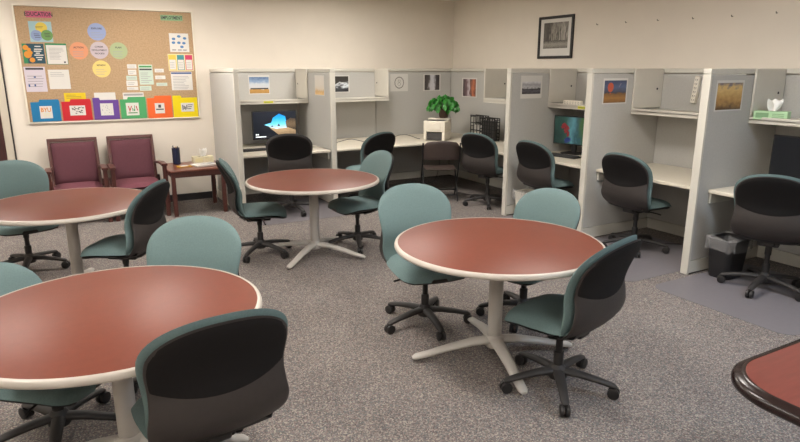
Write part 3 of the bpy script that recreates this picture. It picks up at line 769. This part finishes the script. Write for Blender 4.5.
def cord(pts, label, r=.004):
    # smooth the polyline
    pts = [Vector(p) for p in pts]; out = []
    for i in range(len(pts)-1):
        p0, p1, p2, p3 = pts[max(i-1, 0)], pts[i], pts[i+1], pts[min(i+2, len(pts)-1)]
        for k in range(8):
            t = k/8; out.append(.5*((2*p1)+(p2-p0)*t+(2*p0-5*p1+4*p2-p3)*t*t+(3*p1-p0-3*p2+p3)*t**3))
    out.append(pts[-1])
    o = MB().tube(out, r, 6).make('power_cable', M['black']); tag(o, label, 'cord', 'loose black cords')
cord([(3.42, 8.2, .778), (3.58, 8.3, .80), (3.8, 8.35, .82), (4.0, 8.3, .778), (4.12, 8.4, .778)], 'black cord lying on the second booth desk')
cord([(4.40, 8.15, .778), (4.52, 8.25, .84), (4.70, 8.25, .85), (4.86, 8.15, .79), (4.96, 8.28, .778)], 'black cord arching over the desk beside the printer')
cord([(4.2, 8.8, .30), (4.3, 8.7, .06), (4.7, 8.5, .014), (5.2, 8.4, .014), (5.5, 8.6, .10), (5.7, 8.8, .5)], 'black cord trailing on the floor under the corner desk')
cord([(5.4, 7.9, .014), (5.2, 7.6, .014), (5.3, 7.2, .014), (5.6, 7.0, .014), (5.9, 6.8, .2)], 'black cord curling on the floor under the file racks')
cord([(5.7, 4.4, .012), (5.5, 4.2, .012), (5.72, 4.0, .012), (5.5, 3.8, .012), (5.8, 3.7, .014)], 'black cord coiled on the floor under the empty desk')
cord([(1.89, 8.93, .30), (1.885, 8.8, .02), (1.89, 8.0, .012), (1.88, 7.7, .012)], 'black cord running along the floor by the side table')
ob = empty('outlet_box', (4.80, 8.30, 0), 0, 'small black power box on the floor under the corner desk', 'power box')
MB().box(-.07, .07, -.05, .05, 0, .07).make('box_body', M['black'], ob, bevel=.008)
s = MB()
for sx in (-.03, .03): s.box(sx-.015, sx+.015, -.052, -.0495, .02, .05)
s.make('outlet_slots', M['socket'], ob)

# ------------------------------------------------------------------ folding chair
fc = empty('folding_chair', (4.76, 7.38, 0), math.atan2(-.45, .89), 'dark brown folding chair in front of the printer', 'folding chair')
fr_ = MB()
Bk = lambda z: -.20-.16*(z-.45)
M['fold'] = mat('brown_folding_chair_plastic', (70, 58, 54), .38, var=.05)
def fbk(o):
    def fn(s, t):
        z = .60+t*.27; w = .262*(1-.22*max(0, (t-.5)*2)**3)
        return (w*s, Bk(z)+.035*s*s-.03+o*E(s, t), z-.02*s*s*t)
    return fn
MB().pad(fbk(.012), fbk(-.012), 14, 10).make('backrest', M['fold'], fc, ang=80)
def fse(o):
    def fn(s, t):
        y = -.19+.40*t; return ((.236-.02*(1-t))*s, y, .455-.01*(1-s*s)+o*E(s, t))
    return fn
MB().pad(fse(.015), fse(-.015), 14, 12).make('seat', M['fold'], fc, ang=80)
for sx in (-1, 1):
    MB().tube([(sx*.262, Bk(.84)-.01, .84), (sx*.262, Bk(.62), .62), (sx*.262, -.12, .46), (sx*.262, .24, .012)], .011).make('leg', M['wire'], fc)
    MB().tube([(sx*.238, .10, .43), (sx*.238, -.02, .32), (sx*.238, -.27, .012)], .011).make('leg', M['wire'], fc)
MB().tube([(-.238, -.22, .09), (.238, -.22, .09)], .008).make('cross_bar', M['wire'], fc)
MB().tube([(-.262, .19, .09), (.262, .19, .09)], .008).make('cross_bar', M['wire'], fc)

# ------------------------------------------------------------------ pictures
def poster(loc, rz, w, h, border, img, label, cat='poster', group=None, name='poster', deco=None):
    o = MB().box(-w/2, w/2, -.0012, 0, -h/2, h/2).make(name, M['white'], loc=loc, rz=rz)
    tag(o, label, cat, group)
    bl, bb_, bt = border
    p = MB().box(-w/2+bl, w/2-bl, -.0016, -.0012, -h/2+bb_, h/2-bt).make('printed_picture', img, o)
    if deco: deco(o, w, h)
    return o
BYp, RXp = 8.9445, 5.9795
GP = 'pictures pinned on the booth panels'
mill = picture('windmill_photo', [(0, (170, 128, 66)), (.24, (190, 146, 76)), (.29, (206, 206, 206)), (.55, (198, 204, 212)), (.72, (140, 162, 190)), (1, (84, 110, 150))], 4, .22, stretch=(1.2, 1, 2))
def mills(o, w, h):
    q = MB()
    for k in range(6):
        x = -w*.30+k*w*.115; flat(q, x-.002, x+.002, -h*.16, -h*.02, -.002)
        q.add([(x, -.002, -h*.02), (x-.014, -.002, h*.02), (x-.010, -.002, h*.03)], [(0, 1, 2)]); q.add([(x, -.002, -h*.02), (x+.014, -.002, h*.02), (x+.012, -.002, h*.03)], [(0, 1, 2)])
    q.make('windmill_print', M['white'], o)
    q = MB(); flat(q, -w*.42, w*.42, -h*.24, -h*.17, -.0019); q.make('horizon_print', M['ink'], o)
poster((2.618, BYp, 1.62), 0, .315, .27, (.012, .012, .025), mill, 'poster of wind turbines under blue sky over golden field', 'poster', GP, deco=mills)
gold = picture('gold_on_white', [(0, (226, 190, 130)), (.18, (204, 166, 110)), (.3, (214, 200, 180)), (.5, (214, 206, 194)), (1, (212, 206, 198))], 5, .18, stretch=(2, 1, 1))
poster((3.1990, 8.045, 1.625), -pi/2, .35, .275, (.012, .01, .012), gold, 'white poster with gold tint at its foot on the divider end', 'poster', GP)
aba = picture('dark_waterfall_photo', [(0, (40, 40, 44)), (.35, (70, 72, 76)), (.5, (220, 226, 232)), (.62, (64, 62, 60)), (1, (52, 48, 44))], 3, .45, stretch=(1, 1, 1.5), seed=4)
poster((3.85, BYp, 1.615), 0, .42, .26, (.016, .012, .012), aba, 'dark photo with a white patch, partly hidden behind the narrow divider', 'poster', GP)
def emblem(o, w, h):
    q = MB(); n = 40
    for k in range(n):
        a0, a1 = 2*pi*k/n, 2*pi*(k+.68)/n
        q.add([(r*1.12*cos(a), -.002, r*1.2*sin(a)) for r, a in ((.066, a0), (.066, a1), (.080, a1), (.080, a0))], [(0, 1, 2, 3)])
    for k in range(40):
        a = k/20*2*pi; r = .024 if k < 20 else .020
        x = r*1.1*cos(a); z = (-.024 if k < 20 else .024)+r*sin(a)
        q.add([(x-.0028, -.002, z-.0028), (x+.0028, -.002, z-.0028), (x+.0028, -.002, z+.0028), (x-.0028, -.002, z+.0028)], [(0, 1, 2, 3)])
    q.make('emblem_print', M['socket'], o)
poster((4.957, BYp, 1.625), 0, .33, .277, (.16, .13, .13), M['white'], 'white sheet with a grey oval emblem', 'sheet', GP, name='emblem_sheet', deco=emblem)
fall = picture('waterfall_photo', [(0, (62, 56, 54)), (.28, (92, 86, 82)), (.38, (198, 194, 198)), (.62, (206, 204, 210)), (.72, (84, 78, 78)), (1, (54, 48, 50))], 3.4, .22, stretch=(2.2, 1, .5), axis='X')
poster((5.592, BYp, 1.625), 0, .34, .28, (.022, .012, .018), fall, 'photo of a pale waterfall between dark rocks', 'poster', GP)
cany = picture('canyon_photo', [(0, (70, 56, 60)), (.3, (120, 96, 100)), (.48, (206, 196, 200)), (.6, (96, 72, 70)), (.8, (200, 120, 86)), (1, (120, 70, 54))], 4, .28, stretch=(1.5, 1, .6), axis='X', seed=1)
poster((RXp, 8.40, 1.545), -pi/2, .42, .31, (.03, .014, .018), cany, 'photo of a canyon in brown and white near the corner', 'poster', GP)
mont = picture('mountain_print', [(0, (50, 46, 52)), (.25, (96, 92, 98)), (.4, (44, 42, 46)), (.55, (186, 184, 186)), (.75, (150, 148, 152)), (1, (206, 204, 206))], 4, .25, stretch=(1.5, 1, 1.5))
poster((5.235, P1[0]-.0005, 1.625), 0, .345, .28, (.022, .055, .075), mont, 'black-and-white mountain print with wide white margins', 'poster', GP)
bal = picture('balloon_photo', [(0, (126, 88, 52)), (.22, (164, 120, 66)), (.40, (128, 92, 58)), (.44, (72, 72, 84)), (.7, (88, 100, 132)), (1, (68, 76, 106))], 5, .12, stretch=(1, 1, 2))
def balloon(o, w, h):
    q = MB(); n = 20
    q.add([(-w*.20+.044*cos(2*pi*k/n), -.002, h*.17+(.044 if sin(2*pi*k/n) > 0 else .056)*sin(2*pi*k/n)) for k in range(n)], [tuple(range(n))])
    flat(q, -w*.20-.009, -w*.20+.009, -h*.11, -h*.07, -.002)
    q.make('balloon_print', M['balloon'], o)
    q = MB()
    for x0, z0, x1, z1 in ((.12, .15, .19, .30),):
        q.add([(w*x0, -.0019, h*z0), (w*x0+.012, -.0019, h*z0), (w*x1+.02, -.0019, h*z1), (w*x1, -.0019, h*z1)], [(0, 1, 2, 3)])
    q.make('cloud_print', mat('print_cloud', (128, 126, 146), .6), o)
poster((5.25, P2[0]-.0005, 1.615), 0, .37, .268, (.018, .012, .022), bal, 'poster of a red hot-air balloon over a golden field', 'poster', GP, deco=balloon)
gld = picture('golden_hills_photo', [(0, (96, 70, 44)), (.3, (170, 130, 76)), (.55, (196, 158, 96)), (.8, (214, 180, 116)), (1, (120, 110, 112))], 4, .3, stretch=(1.5, 1, 1.5), seed=6)
poster((5.188, P3[0]-.0005, 1.618), 0, .39, .265, (.016, .012, .022), gld, 'poster of a hazy golden hillside', 'poster', GP)

# framed forest picture on the right wall
pf = empty('framed_picture', (WX-.001, 6.52, 2.263), -pi/2, 'black framed black-and-white forest picture on the wall', 'framed picture')
W, Hh = .67, .56
f = MB()
for a in (-1, 1):
    f.box(a*(W/2-.018)-.018, a*(W/2-.018)+.018, -.025, 0, -Hh/2, Hh/2); f.box(-W/2+.036, W/2-.036, -.025, 0, a*(Hh/2-.018)-.018, a*(Hh/2-.018)+.018)
f.make('picture_frame', M['black'], pf, bevel=.004)
box_obj('mount_board', M['white'], -W/2+.036, W/2-.036, -.008, -.002, -Hh/2+.036, Hh/2-.036, pf)
fo = picture('forest_print', [(0, (90, 86, 80)), (.25, (60, 56, 52)), (.45, (150, 144, 134)), (.6, (66, 62, 58)), (.8, (170, 164, 154)), (1, (90, 86, 80))], 5, .6, stretch=(5, 1, .5), axis='X')
mb = MB().box(-.235, .235, -.0095, -.0082, -.145, .195).make('forest_picture', fo, pf)
fl = picture('forest_floor_print', [(0, (96, 92, 86)), (.5, (150, 146, 136)), (1, (70, 66, 62))], 12, .6)
MB().box(-.235, .235, -.0100, -.0096, -.145, -.04).make('forest_floor_picture', fl, pf)
for k, (y, z) in enumerate(((5.78, 2.385), (5.33, 2.383), (4.88, 2.377), (4.435, 2.368), (3.995, 2.36), (3.55, 2.36))):
    o = MB().tube([(0, 0, 0), (-.022, 0, -.003), (-.026, 0, .014)], .004, 6).make('picture_nail', M['socket'], loc=(WX-.001, y, z))
    tag(o, ('bare nail in the wall, %s beside the framed forest picture' % ['nearest', 'second', 'third', 'fourth', 'fifth', 'sixth'][k]), 'nail', 'bare nails in the wall')

# ------------------------------------------------------------------ bulletin board and its papers
bd = empty('bulletin_board', (.71, 9.019, 1.889), 0, 'large cork bulletin board with a pale frame above the maroon armchairs', 'bulletin board')
bw, bh = 2.10, 1.43
box_obj('cork_sheet', M['cork'], -bw/2+.02, bw/2-.02, -.019, 0, -bh/2+.02, bh/2-.02, bd)
f = MB()
for a in (-1, 1):
    f.box(a*(bw/2-.009)-.009, a*(bw/2-.009)+.009, -.030, 0, -bh/2, bh/2); f.box(-bw/2+.018, bw/2-.018, -.030, 0, a*(bh/2-.0075)-.0075, a*(bh/2-.0075)+.0075)
f.make('board_frame', M['ivory'], bd, bevel=.004)
Y0 = 8.9998
GS = 'papers pinned on the cork board'
def paper(x0, z1, x1, z0, m, label, cat='paper', name='paper_sheet', group=GS, layer=0, rot=0.):
    w, h = x1-x0, z1-z0
    o = MB().box(-w/2, w/2, -.0012, 0, -h/2, h/2).make(name, M[m], loc=((x0+x1)/2, Y0-layer*.0022, (z0+z1)/2))
    o.rotation_euler.y = rot
    tag(o, label, cat, group)
    o['w'] = w; o['h'] = h
    return o
def lines(o, rows, m='inkgrey', x0=.1, x1=.9, z0=.12, z1=.85, frac=.35, seed=1, name='printed_lines'):
    w, h = o['w'], o['h']; rnd = random.Random(seed); q = MB(); st_ = (z1-z0)/rows
    for k in range(rows):
        a = -h/2+h*(z0+st_*k); xe = x0+(x1-x0)*rnd.uniform(.6, 1)
        flat(q, -w/2+w*x0, -w/2+w*xe, a, a+h*st_*frac, -.0016)
    return q.make(name, M[m], o)
def rect(o, u0, u1, v0, v1, m, name='printed_block', y=-.0016):
    w, h = o['w'], o['h']; q = MB(); flat(q, -w/2+w*u0, -w/2+w*u1, -h/2+h*v0, -h/2+h*v1, y); return q.make(name, M[m], o)
def words_(o, items, m='ink', name='lettering', y=-.002):
    for s, size, x, z, wd in items:
        q = MB(); add_text(q, s, size, x, z, y, width=wd); q.make(name, M[m], o, smooth=False)
o = paper(-.205, 2.532, .069, 2.456, 'pink', 'pink banner strip reading EDUCATION', 'banner', 'heading_banner'); words_(o, [('EDUCATION', .066, 0, 0, .80)], y=-.0022)
o = paper(1.343, 2.545, 1.626, 2.474, 'green_card', 'green banner strip reading EMPLOYMENT', 'banner', 'heading_banner'); words_(o, [('EMPLOYMENT', .060, 0, 0, .72)], y=-.0022)
o = paper(-.192, 2.412, .055, 2.168, 'pale_blue', 'pale blue sheet with three overlapping coloured circles')
for cx, cz, m, y in ((.01, .05, 'p_yellow', -.0016), (-.05, -.045, 'p_blue', -.0020), (.062, -.04, 'p_green', -.0024)):
    q = MB(); disc(q, cx, cz, .064, y); q.make('printed_circle', M[m], o)
lines(o, 2, 'ink', .3, .7, .68, .8, .3, 3).location.y = -.0012
q = MB(); [flat(q, x, x+.06, z, z+.006, -.0028) for x, z in ((-.08, -.03), (-.075, -.05), (-.07, -.07), (.035, -.02), (.035, -.04), (.04, -.06))]; q.make('printed_lines', M['ink'], o)
o = paper(-.292, 2.147, -.06, 1.910, 'flyer', 'dark teal flyer with orange flowers and white text', 'flyer', 'flyer')
rect(o, 0, .2, 0, 1, 'flyer_green')
for k, (u, v, r) in enumerate(((.16, .80, .032), (.30, .70, .022), (.22, .45, .042), (.40, .18, .030), (.36, .55, .022))):
    q = MB(); disc(q, -o['w']/2+u*o['w'], -o['h']/2+v*o['h'], r, -.0020-.0002*k, n=12); q.make('printed_flower', M['flower'], o)
q = MB(); [flat(q, o['w']*a, o['w']*b, o['h']*z, o['h']*z+.012, -.0022) for a, b, z in ((.08, .36, .34), (.04, .42, .2), (.02, .36, .1), (.1, .28, 0), (.02, .44, -.1), (.08, .4, -.22), (.14, .34, -.33))]; q.make('printed_lines', M['white'], o)
o = paper(-.045, 2.155, .190, 1.900, 'flyer_green', 'green backing sheet behind a white printed form')
f_ = paper(-.036, 2.134, .185, 1.905, 'white', 'white printed form mounted on a green backing sheet', layer=1); lines(f_, 9, 'inkgrey', .12, .9, .25, .9, .3, 4); rect(f_, .80, .9, .06, .14, 'ink')
o = paper(-.308, 1.871, -.080, 1.567, 'lilac_sheet', 'lilac-tinted sheet with a dark header and small diagrams'); rect(o, .08, .92, .88, .96, 'ink'); lines(o, 5, 'inkgrey', .12, .9, .2, .72, .25, 5); rect(o, .42, .52, .56, .62, 'navy'); rect(o, .12, .2, .2, .3, 'navy'); rect(o, .4, .48, .22, .3, 'navy')
o = paper(-.052, 1.836, .182, 1.597, 'white', 'white sheet with a few faint heading lines, beneath the printed form'); lines(o, 3, 'inkgrey', .1, .8, .66, .92, .25, 6)
def circ(cx, cz, m, txt, label):
    q = MB(); n = 48; r = .107
    q.sheet_xz([(r*cos(2*pi*k/n), r*sin(2*pi*k/n)) for k in range(n)], -.0012, 0)
    o = q.make('paper_circle', M[m], loc=(cx, Y0, cz)); tag(o, label, 'paper circle', GS); o['w'] = .2; o['h'] = .2
    words_(o, txt)
    return o
GO = []
for cx, cz, m, t, lb in ((.556, 2.306, 'c_blue', [('EXPLORE', .030, 0, .04, 1)], 'blue paper circle headed EXPLORE'), (.325, 2.069, 'c_orange', [('ACTION', .030, 0, .04, 1)], 'orange paper circle headed ACTION'),
                         (.561, 2.079, 'c_lilac', [('CAREER', .028, 0, .042, 1), ('DEVELOPMENT', .026, 0, 0, 1), ('PROCESS', .028, 0, -.042, 1)], 'lilac paper circle reading CAREER DEVELOPMENT PROCESS'),
                         (.789, 2.075, 'c_green', [('PLAN', .030, 0, .04, 1)], 'green paper circle headed PLAN'), (.562, 1.844, 'c_yellow', [('REVIEW', .030, 0, .046, 1)], 'yellow paper circle headed REVIEW')):
    o = circ(cx, cz, m, t, lb)
    if m != 'c_lilac': lines(o, 4, 'inkgrey', .14, .92, .14, .55, .22, int(cx*50))
o = paper(1.007, 1.901, 1.183, 1.640, 'mint', 'largest sheet amid a cluster of small white slips'); rect(o, .06, .94, .86, .94, 'green_ink'); rect(o, .06, .94, .72, .80, 'ink'); lines(o, 6, 'inkgrey', .1, .9, .1, .66, .3, 8)
for k, (a, b, c, d, lb) in enumerate(((.872, 1.904, .985, 1.851, 'small white slip, topmost of the left column of slips'), (.875, 1.835, .977, 1.769, 'small white slip, second in the left column of slips'), (.847, 1.757, .977, 1.700, 'small white slip, third in the left column of slips'),
                                      (.841, 1.694, .979, 1.623, 'small white slip, fourth in the left column of slips'), (.842, 1.612, .981, 1.571, 'small white slip, lowest of the left column of slips'), (1.000, 1.624, 1.147, 1.560, 'small white slip right under the mint sheet'),
                                      (1.209, 1.847, 1.325, 1.800, 'small white slip, topmost of the right column of slips'), (1.208, 1.757, 1.338, 1.710, 'small white slip, middle of the right column of slips'), (1.214, 1.662, 1.355, 1.620, 'small white slip, lowest of the right column of slips'))):
    o = paper(a, b, c, d, 'mint' if k % 3 == 2 else 'white', lb, 'paper slip', 'paper_slip'); lines(o, 2, 'inkgrey', .12, .9, .25, .85, .3, k)
o = paper(1.432, 2.313, 1.683, 2.069, 'white', 'white sheet dotted with blue bubbles')
for k, (u, v) in enumerate(((.5, .84), (.22, .70), (.80, .74), (.2, .50), (.48, .50), (.74, .48), (.62, .28))):
    q = MB(); disc(q, -o['w']/2+u*o['w'], -o['h']/2+v*o['h'], .017, -.0016, n=14, rx=.024); q.make('printed_bubble', M['dotblue'], o)
q = MB(); [flat(q, o['w']*a, o['w']*(a+.2), -o['h']*.41, -o['h']*.37, -.0016) for a in (-.4, -.1, .16)]; q.make('printed_lines', M['ink'], o)
o = paper(1.392, 2.042, 1.722, 1.820, 'cream', 'cream sheet with yellow, teal and pink headed columns')
for u0, u1, m in ((.02, .32, 'p_yellow'), (.36, .64, 'cardteal'), (.68, .97, 'cardpink')):
    rect(o, u0, u1, .05, .95, m); rect(o, u0+.025, u1-.025, .08, .66, 'white', 'printed_card', -.0020)
q = MB(); [flat(q, o['w']*a, o['w']*(a+.18), -o['h']*z, -o['h']*z+.005, -.0024) for a in (-.44, -.10, .22) for z in (.02, .12, .22, .32)]; q.make('printed_lines', M['inkgrey'], o)
o = paper(1.411, 1.807, 1.690, 1.559, 'white', 'white sheet with a blue header bar'); rect(o, .02, .98, .88, .97, 'navy'); lines(o, 9, 'inkgrey', .08, .92, .06, .82, .3, 12)
paper(.092, 1.547, .340, 1.434, 'y_sheet', 'yellow sheet sticking out of the red folder'); lines(COL.objects[-1] if False else [x for x in bpy.data.objects if x.get('label') == 'yellow sheet sticking out of the red folder'][0], 3, 'ink', .1, .8, .4, .9, .2, 2)
paper(.438, 1.544, .691, 1.440, 'white', 'white sheet sticking out of the purple folder')
g_ = paper(.781, 1.538, 1.039, 1.446, 'white', 'white sheet with grey band sticking out of the green folder'); rect(g_, .04, .96, .55, .85, 'inkgrey')
def folder(x0, z1, x1, z0, m, colour, lab, deco, tab):
    w, h = x1-x0, z1-z0
    a, b = tab
    pts = [(-w/2, -h/2), (w/2, -h/2), (w/2, h/2-.03), (-w/2+w*b+.012, h/2-.03), (-w/2+w*b, h/2), (-w/2+w*a, h/2), (-w/2+w*a-.012, h/2-.03), (-w/2, h/2-.03)]
    if b > .97: pts = [(-w/2, -h/2), (w/2, -h/2), (w/2, h/2), (-w/2+w*a, h/2), (-w/2+w*a-.012, h/2-.03), (-w/2, h/2-.03)]
    if a < .03: pts = [(-w/2, -h/2), (w/2, -h/2), (w/2, h/2-.03), (-w/2+w*b+.012, h/2-.03), (-w/2+w*b, h/2), (-w/2, h/2)]
    q = MB(); q.sheet_xz(pts, -.004, 0)
    o = q.make('file_folder', M[m], loc=((x0+x1)/2, Y0-.0018, (z0+z1)/2)); tag(o, '%s cardboard folder pinned along the foot of the cork board' % colour, 'folder', 'coloured folders on the cork board')
    lx0, lz1, lx1, lz0 = lab
    lw, lh = lx1-lx0, lz1-lz0
    L = MB().box(-lw/2, lw/2, -.0010, 0, -lh/2, lh/2).make('white_label', M['white'], o, loc=((lx0+lx1)/2-(x0+x1)/2, -.0042, (lz0+lz1)/2-(z0+z1)/2))
    L['label'] = 'white label on the folder'
    deco(L, lw, lh)
    return o
def d_byu(L, w, h):
    q = MB(); add_text(q, 'BYU', .075, 0, h*.18, -.0016, width=.82); q.make('lettering', M['orange_ink'], L, smooth=False)
    q = MB(); [flat(q, -w*.35, w*.3, -h*(.12+.1*k), -h*(.09+.1*k), -.0014) for k in range(3)]; q.make('printed_lines', M['cream'], L)
def d_scrib(L, w, h):
    q = MB(); rnd = random.Random(3)
    for k in range(26):
        x = rnd.uniform(-.38, .34)*w; z = rnd.uniform(-.34, .3)*h; flat(q, x, x+rnd.uniform(.008, .022), z, z+.010, -.0014)
    q.make('logo_print', M['ink'], L)
def d_dots(L, w, h):
    q = MB(); rnd = random.Random(9)
    for k in range(12):
        x = rnd.uniform(-.40, .36)*w; z = rnd.uniform(-.40, .36)*h; flat(q, x, x+.008, z, z+.006, -.0014)
    q.make('logo_print', M['navy'], L)
def d_green(L, w, h):
    q = MB()
    for x0, x1 in ((-.055, -.035), (-.015, -.035), (.04, .06)):
        q.add([(x0, -.0014, h*.25), (x0+.012, -.0014, h*.25), (x1+.006, -.0014, -h*.12), (x1-.006, -.0014, -h*.12)], [(0, 1, 2, 3)])
    flat(q, -.042, -.030, -h*.2, -h*.1, -.0014); q.make('logo_print', M['red_ink'], L)
    q = MB(); flat(q, -.004, .006, -h*.15, h*.1, -.0014); flat(q, .012, .03, -h*.15, -h*.02, -.0014); flat(q, .022, .03, -h*.15, h*.3, -.0014); flat(q, -w*.36, w*.36, -h*.34, -h*.26, -.0014); q.make('logo_print', M['green_ink'], L)
def d_orange(L, w, h):
    q = MB(); flat(q, -.018, .018, h*.05, h*.35, -.0014); flat(q, -w*.4, w*.4, -h*.16, -h*.04, -.0014); q.make('logo_print', M['ink'], L)
def d_yellow(L, w, h):
    q = MB()
    for k in range(4): flat(q, -w*.40+k*.018, -w*.40+k*.018+.012, -h*.3+.01*(k % 2), h*.28-.012*(k % 3), -.0014)
    for k in range(3): flat(q, w*.02, w*(.40-.06*k), h*(.22-.22*k), h*(.30-.22*k), -.0014)
    q.make('logo_print', M['ink'], L)
folder(-.290, 1.470, .030, 1.197, 'f_blue', 'blue', (-.198, 1.389, -.062, 1.236), d_byu, (.32, .97))
folder(.050, 1.468, .390, 1.197, 'f_red', 'red', (.137, 1.386, .316, 1.261), d_scrib, (.32, .97))
folder(.412, 1.479, .718, 1.196, 'f_purple', 'purple', (.494, 1.405, .647, 1.249), d_dots, (.02, .25))
folder(.736, 1.481, 1.056, 1.196, 'f_green', 'green', (.804, 1.404, .963, 1.238), d_green, (.32, .985))
folder(1.074, 1.489, 1.390, 1.190, 'f_orange', 'orange', (1.167, 1.391, 1.290, 1.252), d_orange, (.32, .98))
folder(1.405, 1.487, 1.732, 1.188, 'f_yellow', 'yellow', (1.509, 1.385, 1.682, 1.266), d_yellow, (.02, .33))
for o in bpy.data.objects:
    for k in ('w', 'h'):
        if k in o: del o[k]

# ------------------------------------------------------------------ camera, world, view
cam = bpy.data.cameras.new('camera'); co = bpy.data.objects.new('camera', cam); COL.objects.link(co)
cam.sensor_width = 36; cam.lens = 607/800*36; cam.clip_start = .02
co.location = (0, 0, 1.85); co.rotation_euler = (RAD(90-14.1), 0, RAD(-29.07))
scene.camera = co
w = bpy.data.worlds.new('world'); scene.world = w; w.use_nodes = True
w.node_tree.nodes['Background'].inputs['Color'].default_value = (.02, .02, .02, 1)
scene.view_settings.view_transform = 'Standard'; scene.view_settings.look = 'None'; scene.view_settings.gamma = 1; scene.view_settings.use_curve_mapping = False
scene.view_settings.exposure = 1.45
scene.cycles.use_denoising = True
scene.cycles.max_bounces = 8
